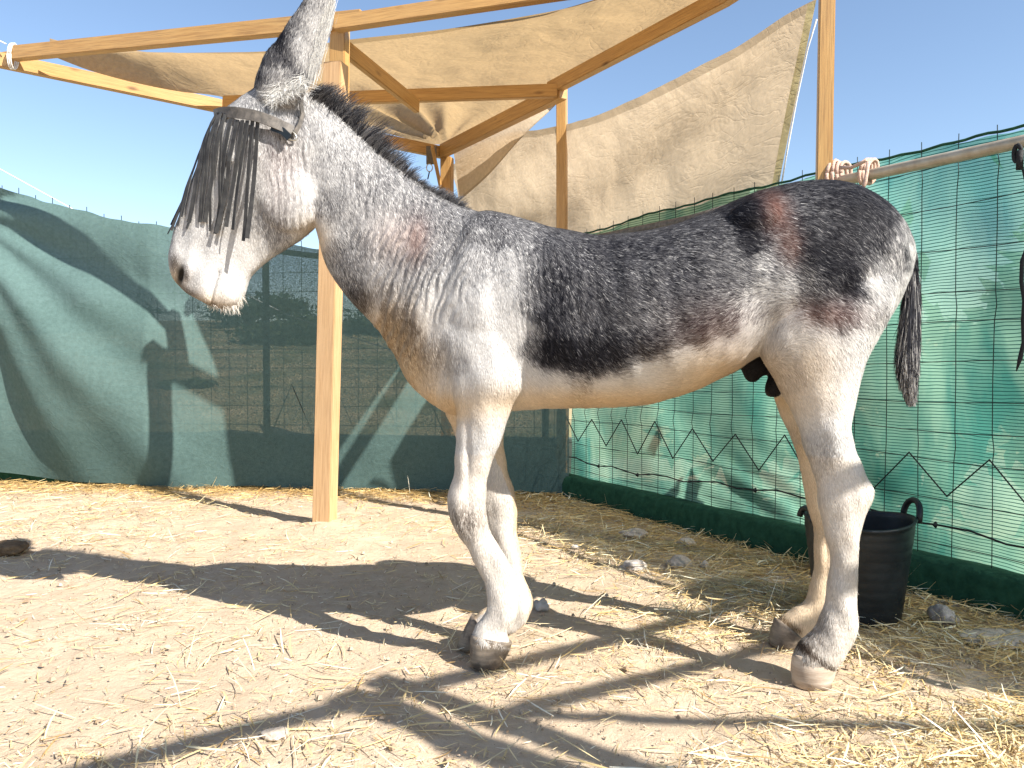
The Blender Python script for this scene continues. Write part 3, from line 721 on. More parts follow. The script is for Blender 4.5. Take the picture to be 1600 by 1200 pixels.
def build_gravel():
    R = np.random.default_rng(77); n = 7000; y = 1.45 + 4.2 * R.random(n) ** 1.2; x = R.uniform(-1, 1, n) * (y * 0.75 + 0.2)
    ok = ((x - COR.x) * FN.x + (y - COR.y) * FN.y < -0.03) & ((x - COR.x) * BN.x + (y - COR.y) * BN.y < -0.03); x = x[ok]; y = y[ok]; n = len(x)
    r = R.uniform(0.0015, 0.005, n) * (1 + 1.6 * (R.random(n) < 0.06)); z = np.array([gh(a, b) for a, b in zip(x, y)]); c = np.stack([x, y, z], 1); Q_ = []
    th = R.uniform(0, 6.28, n); e = [np.stack([np.cos(th + k * 1.5708) * r * R.uniform(.6, 1.2, n), np.sin(th + k * 1.5708) * r * R.uniform(.6, 1.2, n), r * 0], 1) for k in range(4)]
    up = np.stack([r * 0, r * 0, r * 0.9], 1)
    for k in range(4):
        a, b = e[k], e[(k + 1) % 4]; Q_.append(np.stack([c + a, c + b, c + b * 0.5 + up, c + a * 0.5 + up], 1))
    Q_.append(np.stack([c + k_ * 0.5 + up for k_ in e], 1))
    t = R.random((n, 1)); col = (1 - t) * np.array([0.24, 0.17, 0.11]) + t * np.array([0.48, 0.38, 0.28])
    me = quads_mesh('gravel', np.stack(Q_, 1).reshape(-1, 3), n * 5, np.repeat(col, 5, axis=0)); o = link_mesh('gravel', me, M_grit)
    props(o, 'small crumbs of earth and grit strewn over the dusty sand', 'gravel', None, 'stuff')
M_grit = m_tint('earth crumbs', 0.95, 0.1)
build_gravel()

# ================================================================== THE DONKEY
KD = -0.07; DM = 2.488; PN = Vector((KD, -1, 0)).normalized()       # lateral direction, towards the camera
def dp(x, y, off=0.0):
    """point on the plane `off` metres towards the camera from the donkey's midplane"""
    return at(x, y, DM - off * math.sqrt(1 + KD * KD), KD)
def loft(st, n=36, sub=6, ex=2.0, lat=1.0):
    """rows: x1 y1 x2 y2 halfwidth offset; ellipse from (x1,y1) to (x2,y2), half width across"""
    st = cr([tuple(r) for r in st], sub); V = []; F = []
    for r in st:
        p = dp(r[0], r[1], r[5]); q = dp(r[2], r[3], r[5]); c = (p + q) / 2; A = (q - p) / 2
        for j in range(n):
            a = 2 * math.pi * j / n; ca, sa = math.cos(a), math.sin(a)
            e = 2 / ex; V.append(c + A * (abs(ca) ** e * (1 if ca > 0 else -1)) + PN * (abs(sa) ** e * (1 if sa > 0 else -1) * r[4]))
    m = len(st)
    for i in range(m - 1):
        for j in range(n): F.append((i * n + j, i * n + (j + 1) % n, (i + 1) * n + (j + 1) % n, (i + 1) * n + j))
    F.append(tuple(range(n))[::-1]); F.append(tuple(range((m - 1) * n, m * n)))
    return V, F
def blob(x, y, off, rx, ry, rz, rot=0.0):
    """ellipsoid: rx along the body, ry vertical (metres), rz across"""
    bm = bmesh.new(); bmesh.ops.create_icosphere(bm, subdivisions=3, radius=1); c = dp(x, y, off)
    T = Vector((1, KD, 0)).normalized(); cs, sn = math.cos(rot), math.sin(rot)
    V = [c + T * (v.co.x * rx * cs - v.co.y * ry * sn) + Vector((0, 0, 1)) * (v.co.x * rx * sn + v.co.y * ry * cs) + PN * v.co.z * rz for v in bm.verts]
    F = [tuple(v.index for v in f.verts) for f in bm.faces]; bm.free(); return V, F
TORSO = [(652, 500, 645, 604, .07, 0), (668, 440, 664, 622, .13, 0), (700, 380, 700, 645, .175, 0), (745, 334, 745, 650, .20, 0), (800, 338, 800, 642, .225, 0), (870, 358, 870, 638, .255, 0),
         (940, 369, 940, 637, .275, 0), (1010, 363, 1010, 631, .285, 0), (1075, 346, 1080, 612, .28, 0), (1130, 322, 1140, 582, .265, 0), (1180, 302, 1190, 556, .255, 0),
         (1240, 288, 1245, 545, .25, 0), (1300, 286, 1300, 545, .235, 0), (1350, 302, 1345, 530, .20, 0), (1388, 330, 1378, 500, .15, 0), (1412, 360, 1402, 460, .09, 0), (1423, 385, 1420, 425, .035, 0)]
NECK = [(425, 165, 480, 320, .075, 0), (482, 146, 497, 362, .075, 0), (540, 190, 512, 418, .082, 0), (597, 243, 546, 468, .09, 0), (652, 284, 588, 512, .11, 0), (705, 316, 618, 556, .14, 0), (765, 336, 645, 604, .17, 0), (830, 352, 700, 640, .18, 0)]
HEAD = [(402, 138, 478, 180, .05, 0), (374, 158, 500, 245, .085, 0), (346, 184, 504, 305, .098, 0), (328, 222, 493, 350, .094, 0), (312, 260, 466, 376, .078, 0), (297, 298, 438, 394, .064, 0),
        (283, 334, 412, 412, .053, 0), (271, 370, 390, 434, .049, 0), (265, 402, 382, 460, .053, 0), (270, 430, 372, 475, .05, 0), (284, 450, 352, 483, .038, 0), (300, 462, 335, 480, .02, 0)]
NF = [(700, 430, 850, 450, .09, .10), (680, 520, 850, 545, .105, .115), (700, 590, 832, 600, .095, .125), (713, 640, 803, 634, .075, .12), (713, 685, 784, 685, .06, .115), (707, 747, 761, 747, .050, .105),
      (700, 781, 760, 779, .052, .10), (706, 816, 762, 810, .050, .10), (727, 849, 770, 838, .041, .095), (744, 882, 787, 868, .034, .09), (759, 916, 808, 905, .033, .085), (763, 943, 813, 932, .038, .085),
      (752, 964, 807, 962, .037, .085), (742, 980, 792, 984, .037, .085), (738, 994, 797, 1006, .045, .085), (738, 1006, 795, 1016, .042, .085)]
FF = [(695, 590, 810, 590, .08, -.09), (694, 639, 797, 640, .07, -.10), (711, 677, 787, 680, .06, -.10), (728, 720, 790, 720, .05, -.09), (742, 760, 799, 755, .048, -.08), (750, 793, 808, 793, .05, -.08),
      (757, 818, 808, 820, .046, -.08), (766, 845, 811, 851, .036, -.075), (772, 880, 816, 888, .033, -.07), (780, 912, 824, 915, .036, -.07), (783, 935, 832, 947, .038, -.07), (768, 945, 818, 978, .036, -.07),
      (752, 954, 792, 993, .037, -.07), (738, 968, 768, 1004, .042, -.07)]
NH = [(1200, 420, 1405, 395, .10, .11), (1180, 500, 1396, 460, .125, .12), (1186, 545, 1366, 535, .122, .13), (1210, 592, 1346, 588, .105, .14), (1238, 642, 1331, 640, .083, .15), (1254, 690, 1331, 686, .066, .155),
      (1268, 728, 1343, 724, .054, .16), (1277, 757, 1357, 752, .051, .165), (1281, 792, 1360, 778, .050, .165), (1289, 828, 1347, 815, .043, .165), (1296, 862, 1342, 862, .035, .165), (1294, 908, 1338, 908, .034, .165),
      (1288, 945, 1339, 950, .037, .165), (1274, 982, 1339, 990, .042, .165), (1252, 1002, 1324, 1020, .042, .165), (1241, 1018, 1308, 1038, .047, .165), (1240, 1030, 1305, 1048, .044, .165)]
FH = [(1205, 560, 1330, 560, .09, -.12), (1209, 610, 1315, 610, .08, -.14), (1218, 645, 1305, 640, .068, -.15), (1237, 684, 1300, 680, .056, -.16), (1247, 717, 1310, 715, .05, -.165), (1256, 757, 1320, 755, .048, -.165),
      (1263, 793, 1324, 785, .046, -.165), (1272, 826, 1314, 820, .04, -.165), (1273, 862, 1308, 860, .033, -.165), (1269, 908, 1304, 908, .033, -.165), (1258, 940, 1301, 950, .036, -.165), (1238, 954, 1290, 984, .037, -.165),
      (1222, 962, 1272, 1000, .040, -.165), (1212, 974, 1258, 1008, .043, -.165)]
EAR1 = [(402, 158, 462, 168, .03, .055), (402, 132, 478, 142, .036, .06), (408, 108, 493, 116, .034, .065), (424, 78, 505, 84, .030, .07), (444, 46, 517, 48, .026, .075), (466, 14, 523, 12, .021, .08), (484, -16, 522, -20, .016, .085), (500, -46, 514, -50, .007, .09)]
EAR2 = [(396, 158, 450, 162, .03, -.055), (400, 125, 466, 130, .032, -.065), (408, 100, 482, 102, .028, -.075), (418, 78, 490, 78, .022, -.085), (438, 62, 492, 58, .016, -.09), (456, 48, 484, 45, .008, -.09)]
TAILC = [(1405, 372, 1424, 378, .02, 0), (1412, 395, 1432, 400, .02, 0), (1416, 440, 1434, 440, .017, 0), (1412, 490, 1430, 490, .014, 0), (1410, 540, 1424, 540, .010, 0)]
parts = [loft(TORSO, 56, 6, 2.15), loft(NECK, 44, 6), loft(HEAD, 44, 6, 2.3), loft(NF), loft(FF), loft(NH), loft(FH), loft(EAR1), loft(EAR2), loft(TAILC)]
parts += [blob(448, 305, .055, .105, .12, .045, 0.5), blob(448, 305, -.055, .105, .12, .045, 0.5),           # jaws
          blob(760, 490, .15, .13, .22, .07, 0.1), blob(760, 490, -.15, .13, .22, .07, 0.1),               # shoulders
          blob(668, 556, 0, .05, .10, .10, -0.3),                                                        # breast
          blob(1275, 430, .15, .17, .22, .10, 0.2), blob(1275, 430, -.15, .17, .22, .10, 0.2),             # haunches
          blob(1180, 350, .17, .09, .07, .07), blob(1180, 350, -.17, .09, .07, .07),                       # hip points
          blob(372, 250, .075, .045, .03, .022, -0.6), blob(372, 250, -.075, .045, .03, .022, -0.6),     # eye sockets
          blob(1185, 570, 0.0, .055, .04, .035, 0.5), blob(1176, 583, 0.0, .028, .032, .025), blob(1214, 596, 0.03, .030, .055, .035, -0.5),
          blob(362, 462, 0, .035, .028, .04, 0.3), blob(300, 425, 0.02, .05, .05, .04), blob(300, 425, -0.02, .05, .05, .04)]
V, F = merge(parts)
me0 = bpy.data.meshes.new('tmp'); me0.from_pydata([tuple(v) for v in V], [], F)
bm = bmesh.new(); bm.from_mesh(me0); bmesh.ops.recalc_face_normals(bm, faces=bm.faces); bm.to_mesh(me0); bm.free()
tmp = bpy.data.objects.new('tmp', me0); C.objects.link(tmp)
md = tmp.modifiers.new('r', 'REMESH'); md.mode = 'VOXEL'; md.voxel_size = 0.0052
md = tmp.modifiers.new('s', 'SMOOTH'); md.iterations = 14; md.factor = 0.5
dg = bpy.context.evaluated_depsgraph_get(); body_me = bpy.data.meshes.new_from_object(tmp.evaluated_get(dg), depsgraph=dg)
bpy.data.objects.remove(tmp)

def inv_px(P):
    """side-plane coordinates (in photo pixels) of points projected straight onto the midplane"""
    n = np.array(PN); base = np.array(dp(800, 570)); Q_ = P - ((P - base) @ n)[:, None] * n
    d = Q_ - np.array([0, 0, CAMH]); cp, sp = math.cos(PITCH), math.sin(PITCH)
    fw = d[:, 1] * cp - d[:, 2] * sp; up = d[:, 1] * sp + d[:, 2] * cp
    return 800 + FPX * d[:, 0] / fw, 600 - FPX * up / fw
nV = len(body_me.vertices); P = np.zeros(nV * 3, np.float32); body_me.vertices.foreach_get('co', P); P = P.reshape(-1, 3).astype(float)
NR = np.zeros(nV * 3, np.float32); body_me.vertices.foreach_get('normal', NR); NR = NR.reshape(-1, 3).astype(float)
px, py = inv_px(P)
lat = (P - np.array(dp(800, 570))) @ np.array(PN)
def sm(x, a, b): t = np.clip((x - a) / (b - a), 0, 1); return t * t * (3 - 2 * t)
# --- modelled skin folds: neck wrinkles, cheek lines, fine ribbing behind the shoulder
def box(x0, x1, y0, y1, f): return sm(px, x0 - f, x0 + f) * (1 - sm(px, x1 - f, x1 + f)) * sm(py, y0 - f, y0 + f) * (1 - sm(py, y1 - f, y1 + f))
side = np.clip(np.abs(NR @ np.array(PN)) * 1.5, 0, 1)
nz1 = np.array([noise.noise(Vector((a * 0.012, b * 0.008, 1))) for a, b in zip(px, py)])
nz2 = np.array([noise.noise(Vector((a * 0.05, b * 0.02, 6))) for a, b in zip(px, py)])
nz1b = np.array([noise.noise(Vector((a * 0.045, b * 0.03, 21))) for a, b in zip(px, py)])
nz1 = nz1 + 0.35 * nz1b
disp = np.full(nV, 0.002) + 0.0008 * sm(py, 600, 680)
disp += 0.0012 * np.sin((px + 0.10 * py + 22 * nz1) * 2 * np.pi / 13) * box(560, 720, 250, 400, 22)
disp += 0.0020 * np.sin((px * 0.9 + 0.42 * py + 20 * nz1) * 2 * np.pi / 12) * box(590, 740, 380, 500, 20)
disp += 0.0024 * np.sin((px * 0.75 + 0.35 * py + 14 * nz1) * 2 * np.pi / 14) * box(580, 660, 450, 560, 16)
disp += 0.0012 * np.sin((px - 0.12 * py + 14 * nz1) * 2 * np.pi / 11) * box(820, 930, 400, 560, 26)
disp += 0.0009 * np.sin((px - 0.10 * py + 10 * nz1) * 2 * np.pi / 10) * box(440, 500, 220, 380, 16)
disp *= side * (0.35 + 1.3 * np.clip(0.5 + nz1b, 0, 1))
disp += 0.0035 * nz2 * side + 0.008 * np.array([noise.noise(Vector((a * 0.02, b * 0.015, 30))) for a, b in zip(px, py)]) * box(640, 1380, 330, 620, 30)
# ribs, girth groove, flank hollow, muscle lines
disp += 0.0012 * np.sin((px - 0.25 * py) * 2 * np.pi / 34) * box(900, 1060, 420, 560, 40) * side
disp += -0.014 * np.exp(-((px - 1150 - 0.1 * (py - 400)) / 30) ** 2 - ((py - 450) / 90) ** 2) * side
disp += -0.010 * np.exp(-((px - 832) / 16) ** 2 - ((py - 540) / 90) ** 2) * side
disp += -0.008 * np.exp(-((px - 705 + 0.3 * (py - 560)) / 9) ** 2 - ((py - 590) / 50) ** 2) * side
disp += -0.009 * np.exp(-((px - 740) / 6) ** 2 - ((py - 700) / 70) ** 2) * side            # forearm groove
disp += -0.009 * np.exp(-((px - 1314) / 6) ** 2 - ((py - 860) / 70) ** 2) * side           # tendon groove
legn = np.array([noise.noise(Vector((a * .05, b * .028, 70))) for a, b in zip(px, py)]); disp += 0.006 * legn * sm(py, 600, 680) * (1 - sm(py, 985, 1000))
disp += 0.005 * np.exp(-((px - 722) / 16) ** 2 - ((py - 788) / 20) ** 2) + 0.004 * np.exp(-((px - 1318) / 14) ** 2 - ((py - 762) / 22) ** 2) - 0.006 * np.exp(-((px - 1290) / 9) ** 2 - ((py - 745) / 40) ** 2) * side
# nostril and mouth
disp += -0.017 * np.exp(-(((px - 292) * 0.9 + (py - 432) * 0.25) / 6.0) ** 2 - ((py - 432) / 13) ** 2) * side
ml = (px - (352 - 0.30 * (py - 425))); disp += -0.008 * np.exp(-(ml / 3.0) ** 2) * sm(py, 420, 432) * side * (px < 400)
P2 = P + NR * disp[:, None]; P2[:, 2] = np.maximum(P2[:, 2], 0.004)
body_me.vertices.foreach_set('co', P2.astype(np.float32).ravel()); body_me.update()
# --- coat pattern: darkness samples, then per-place tint
SD = """300 400 .08;340 460 .08;275 430 .3;282 415 .35;300 445 .3;296 412 .25;330 480 .2;420 300 .10;470 250 .25;440 190 .25;400 160 .3;488 310 .10;400 390 .06;440 372 .30;360 300 .08;320 330 .06;290 440 .4;350 240 .12
500 200 .38;540 260 .42;600 300 .52;520 330 .52;560 400 .52;500 368 .12;480 365 .12;530 420 .5;560 465 .75;545 470 .6;640 370 .38;615 360 .32;690 350 .62;720 340 .6;600 430 .38;640 450 .42;610 505 .55;625 540 .5;645 590 .30;585 500 .3;650 525 .6;670 545 .45
760 345 .66;700 400 .55;740 430 .36;720 490 .12;780 480 .15;690 510 .16;760 560 .04;800 600 .04;700 620 .10;670 620 .15;805 430 .32;800 380 .6;790 540 .08;740 600 .05;730 575 .3;660 350 .6
850 400 .66;870 450 .72;855 500 .8;866 545 .93;905 566 .95;950 552 .86;1000 540 .78;920 480 .64;980 470 .62;1000 500 .5;1050 430 .62;1060 480 .55;1100 510 .6;1060 530 .72;950 400 .72;1030 385 .72;1090 370 .72;880 372 .66;830 400 .5;836 480 .5;838 540 .5
825 585 .08;870 606 .05;940 596 .06;1000 584 .06;1060 570 .10;1110 555 .12;1150 530 .12;950 625 .03;850 625 .03;1080 590 .04;900 585 .3;815 520 .15
1140 345 .98;1142 400 .92;1150 322 .95;1128 440 .6;1150 500 .35;1180 470 .32;1182 340 .62;1192 400 .55;1110 420 .6;1165 425 .45;1120 330 .85
1250 310 .82;1300 300 .86;1230 370 .78;1270 400 .88;1300 350 .92;1350 340 .88;1250 418 .95;1290 450 .95;1320 390 .82;1375 330 .8;1390 365 .45;1370 410 .42;1405 395 .2;1312 452 .35;1345 440 .45;1240 480 .66;1275 500 .6;1200 520 .22;1300 540 .2;1340 540 .12;1250 550 .15;1222 440 .6;1395 440 .22;1370 480 .2;1330 500 .35;1310 480 .2;1385 410 .6;1210 300 .8;1220 580 .25
1250 620 .05;1300 640 .04;1290 720 .05;1300 800 .05;1310 900 .06;1320 980 .05;1270 1000 .06;1225 960 .45;1260 700 .25;1280 850 .15
740 660 .05;730 740 .06;728 790 .25;760 850 .05;790 920 .05;770 980 .08;790 760 .2;800 850 .08;735 810 .3;755 720 .05
440 110 .45;470 60 .35;500 20 .25;450 140 .12;420 110 .6;505 60 .15;480 100 .12;445 75 .75;480 20 .55;430 135 .3"""
S = np.array([[float(t) for t in e.split()] for e in SD.replace('\n', ';').split(';')])
def darkness(x, y):
    wx = np.array([8 * noise.noise(Vector((a * .035, b * .03, 50))) + 7 * noise.noise(Vector((a * .11, b * .09, 51))) for a, b in zip(x, y)]); wy = np.array([8 * noise.noise(Vector((a * .03, b * .035, 60))) + 6 * noise.noise(Vector((a * .1, b * .1, 61))) for a, b in zip(x, y)])
    x = x + wx * (x > 480); y = y + wy * (x > 480)
    out = np.zeros(len(x)); den = np.zeros(len(x))
    for sx, sy, v in S:
        d2 = (x - sx) ** 2 + ((y - sy)) ** 2 + 30; ww = d2 ** -2.1; out += ww * v; den += ww
    D = out / den
    for cx, cy, rx, ry, rot, am in ((1143, 362, 17, 50, 0.05, 0.9), (1252, 424, 30, 26, 0.3, 0.8), (1292, 452, 24, 30, -0.6, 0.9), (900, 558, 62, 26, 0.03, 0.8), (868, 500, 22, 60, 0.0, 0.35), (1300, 345, 55, 45, 0.2, 0.5), (1225, 395, 26, 40, .1, .35), (560, 470, 24, 26, -.6, .4), (940, 400, 90, 22, .1, .2), (446, 76, 14, 75, -.5, .42), (414, 134, 13, 14, 0, .4), (960, 455, 120, 85, .1, .32), (1060, 440, 60, 60, 0, .25), (283, 414, 9, 14, 0, .6), (300, 458, 28, 8, .5, .6), (335, 477, 28, 6, .2, .55), (276, 448, 7, 16, -.5, .6), (304, 432, 4, 14, 0, .5), (735, 795, 20, 18, 0, .3), (1338, 757, 15, 20, .2, .5), (1408, 360, 6, 8, 0, .6), (1385, 405, 7, 9, 0, .6)):  # the patch at the hock partly paints a beam's shadow into the coat
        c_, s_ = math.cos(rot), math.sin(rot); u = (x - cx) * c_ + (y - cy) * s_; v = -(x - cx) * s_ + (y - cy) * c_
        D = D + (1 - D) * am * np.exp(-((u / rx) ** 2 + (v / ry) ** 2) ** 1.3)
    for cx, cy, rx, ry in ((597, 492, 6, 15), (1320, 455, 17, 15), (808, 500, 15, 75), (632, 388, 10, 4), (648, 374, 5, 4), (660, 366, 4, 4), (757, 370, 6, 5), (622, 362, 5, 8)): D = D * (1 - 0.62 * np.exp(-((x - cx) / rx) ** 2 - ((y - cy) / ry) ** 2))
    D = D * (1 - 0.16 * (1 - sm(x, 690, 800)) * (y < 480)); D = np.clip(D * 0.98 + 0.13 * (1 - sm(x, 470, 500)) * (1 - sm(y, 360, 430)) + 0.16 * (y < 150) * (x < 530), 0, 1); return 0.25 * D + 0.75 * D * D * (3 - 2 * D)
def patch(x, y, cx, cy, rx, ry): return np.exp(-((x - cx) / rx) ** 2 - ((y - cy) / ry) ** 2)
def coat(x, y, la, q):
    """linear colour of pale hair, dark hair, and the share of dark hairs"""
    D = darkness(x, y)
    sh = patch(x, y, 1185, 578, 32, 26) + patch(x, y, 1214, 598, 18, 34); sh = np.where(np.abs(la) < 0.085, np.clip(sh * 2.2, 0, 1), 0)
    tail = ((x > 1404) & (y > 385) & (np.abs(la) < 0.04) & (x > 1404 + (425 - y) * 0.3)).astype(float); 
    for (x0, y0, x1, y1) in ((1238, 1012, 1304, 1040), (1212, 966, 1262, 1004), (738, 990, 798, 1002)):
        u = np.clip(((x - x0) * (x1 - x0) + (y - y0) * (y1 - y0)) / ((x1 - x0) ** 2 + (y1 - y0) ** 2), -.1, 1.1); D = np.clip(D + (0.8 if x0 > 1000 else 0.25) * np.exp(-((x - x0 - u * (x1 - x0)) ** 2 + (y - y0 - u * (y1 - y0)) ** 2) / 30), 0, 1)
    D = np.clip(D + sh * 1.2 + tail * 0.9 * sm(y, 385, 410), 0, 1)
    tan = np.clip(patch(x, y, 610, 520, 50, 45) + patch(x, y, 650, 580, 45, 50) + patch(x, y, 950, 625, 230, 24) + patch(x, y, 1110, 585, 80, 35) + 0.8 * patch(x, y, 500, 375, 22, 24) + patch(x, y, 700, 640, 40, 25)
                  + 0.5 * patch(x, y, 1225, 570, 40, 50) + 0.5 * patch(x, y, 335, 475, 40, 16) + 0.7 * patch(x, y, 280, 440, 18, 25) + 0.25 * (y > 700) + (la < -0.05) * (y > 620) * 0.6, 0, 1)
    rust = np.clip(0.9 * patch(x, y, 1182, 345, 17, 34) + 0.6 * patch(x, y, 1196, 400, 14, 24) + 0.55 * patch(x, y, 662, 385, 14, 30) + 0.5 * patch(x, y, 1250, 500, 50, 20) + 0.3 * patch(x, y, 1100, 530, 60, 40) + 0.22 * patch(x, y, 455, 280, 30, 60), 0, 1)
    pink = 0.5 * patch(x, y, 635, 380, 45, 40)
    pale = np.array([0.61, 0.59, 0.565])[None] * np.ones((len(x), 1)); pale = pale * (1 - tan[:, None]) + tan[:, None] * np.array([0.68, 0.52, 0.34])
    pale = pale * (1 - rust[:, None] * 0.88) + rust[:, None] * 0.88 * np.array([0.17, 0.06, 0.04]); pale = pale * (1 - pink[:, None]) + pink[:, None] * np.array([0.55, 0.40, 0.34])
    dark = np.array([0.006, 0.006, 0.009])[None] * np.ones((len(x), 1)); dark = dark * (1 - rust[:, None]) + rust[:, None] * np.array([0.07, 0.022, 0.014])
    dark = dark * (1 - tan[:, None] * 0.8) + tan[:, None] * 0.8 * np.array([0.16, 0.10, 0.05])
    dark = dark * (1 - sh[:, None]) + sh[:, None] * np.array([0.008, 0.007, 0.008])
    pale = pale * (1 - sh[:, None]) + sh[:, None] * np.array([0.02, 0.018, 0.018])
    nos = np.exp(-(((x - 291) * 0.9 + (y - 432) * 0.25) / 6.2) ** 2 - ((y - 432) / 14) ** 2)
    return pale, dark, D, np.clip(nos * 1.6, 0, 1)
def pmix(a, b, t): return ((1 - t) * a ** 0.45 + t * b ** 0.45) ** 2.2222
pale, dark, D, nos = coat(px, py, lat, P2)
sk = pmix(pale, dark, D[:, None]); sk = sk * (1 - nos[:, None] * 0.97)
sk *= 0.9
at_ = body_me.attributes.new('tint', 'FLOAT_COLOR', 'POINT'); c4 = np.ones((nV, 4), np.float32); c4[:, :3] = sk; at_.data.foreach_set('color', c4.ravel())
def m_skin():
    b = NB('short coat'); a = b.n('ShaderNodeAttribute', attribute_name='tint'); v = b.coords('Object', (1, 1, 0.35))
    n = b.noise(v, 240, 3, 0.7); col = b.mix(b.ramp(n, [(0.35, 0.0), (0.65, 0.6)]), a.outputs['Color'], b.mix(1.0, a.outputs['Color'], (0.72, 0.70, 0.68), 'MULTIPLY'))
    return b.fin(b.bsdf(col, 0.7, b.bump(n, 0.5, 0.004), 0.2))
def m_hoof():
    b = NB('hoof horn'); v = b.coords('Object', (6, 6, 40)); n = b.noise(v, 1.6, 5, 0.6); n2 = b.noise(b.coords('Object'), 26, 4, 0.6)
    col = b.mix(b.ramp(n, [(0.35, 0.0), (0.7, 1.0)]), (0.15, 0.12, 0.09), (0.30, 0.24, 0.18)); col = b.mix(b.ramp(n2, [(0.45, 0.0), (0.62, 0.8)]), col, (0.07, 0.055, 0.045))
    return b.fin(b.bsdf(col, 0.6, b.bump(n, 0.4, 0.004), 0.3))
def m_hoof2():
    b = NB('pale dusty hoof horn'); v = b.coords('Object', (6, 6, 40)); n = b.noise(v, 1.6, 5, 0.6)
    return b.fin(b.bsdf(b.mix(b.ramp(n, [(0.35, 0.0), (0.7, 1.0)]), (0.30, 0.23, 0.17), (0.50, 0.42, 0.34)), 0.8, b.bump(n, 0.4, 0.004), 0.2))
# hooves joined into the body mesh
def hoof(top, bot, hw0, hw1, off, lift=0.012):
    V = []; F = []; n = 32; rings = 8
    for k in range(rings):
        t = k / (rings - 1); r = [a + (b - a) * t for a, b in zip(top, bot)]; hw_ = hw0 + (hw1 - hw0) * t
        p = dp(r[0], r[1], off); q = dp(r[2], r[3], off); c = (p + q) / 2; A = (q - p) / 2
        for j in range(n):
            a = 2 * math.pi * j / n; v = c + A * math.cos(a) * 1.02 + PN * math.sin(a) * hw_
            bul = 1 + 0.012 * math.sin(t * 21) + 0.05 * math.sin(math.pi * min(1, t * 0.9 + 0.1)) - 0.05 * t ** 6; v = c + (v - c) * bul; v.z += lift * (1 - t) * max(0, math.sin(a)) ** 0.7
            if k == rings - 1: v.z = 0.001
            v.z = max(v.z, 0.001); V.append(v)
    for i in range(rings - 1):
        for j in range(n): F.append((i * n + j, i * n + (j + 1) % n, (i + 1) * n + (j + 1) % n, (i + 1) * n + j))
    F.append(tuple(range(n))[::-1]); F.append(tuple(range((rings - 1) * n, rings * n))); return V, F
hv = [hoof((737, 992, 799, 1004), (735, 1034, 786, 1036), .047, .055, .085), hoof((1240, 1024, 1304, 1046), (1237, 1060, 1299, 1064), .044, .054, .165, .018),
      hoof((738, 960, 772, 1002), (714, 1008, 752, 1014), .045, .052, -.07), hoof((1212, 966, 1260, 1006), (1201, 1003, 1247, 1010), .046, .054, -.165)]
bm = bmesh.new(); bm.from_mesh(body_me)
for hi, (V, F) in enumerate(hv):
    vs = [bm.verts.new(v) for v in V]
    for g in F:
        fc = bm.faces.new([vs[i] for i in g]); fc.material_index = 2 if hi == 1 else 1
bmesh.ops.recalc_face_normals(bm, faces=[f for f in bm.faces if f.material_index > 0])
bm.to_mesh(body_me); bm.free()
donkey = empty('donkey', (0.42, 2.46, 0), 'grey and white donkey standing side on in a fly fringe with a dark patched back', 'donkey')
body = link_mesh('body', body_me, [m_skin(), m_hoof(), m_hoof2()], donkey, True)

# --- the coat itself: short flat-lying hairs
def hair_blades(name, P0_, Nn, Dd, L, W, col, mat, curl=0.0, seg=2, lift=0.22, end=0.2, parent=None):
    n = len(P0_); S_ = np.cross(Nn, Dd); S_ /= np.maximum(1e-6, np.linalg.norm(S_, axis=1))[:, None]
    Q_ = []; prev = P0_; wprev = W
    for k in range(seg):
        t = (k + 1) / seg; lf = lift * (1 - curl * t)
        d = Dd + Nn * lf[:, None] if isinstance(lf, np.ndarray) else Dd + Nn * lf
        d = d / np.linalg.norm(d, axis=1)[:, None]
        cur = prev + d * (L / seg)[:, None]; wc = W * (1 - (1 - end) * t)
        Q_.append(np.stack([prev - S_ * wprev[:, None], prev + S_ * wprev[:, None], cur + S_ * wc[:, None], cur - S_ * wc[:, None]], 1)); prev = cur; wprev = wc
    V = np.stack(Q_, 1).reshape(-1, 3); me = quads_mesh(name, V, n * seg, np.repeat(col, seg, axis=0))
    return link_mesh(name, me, mat, parent)
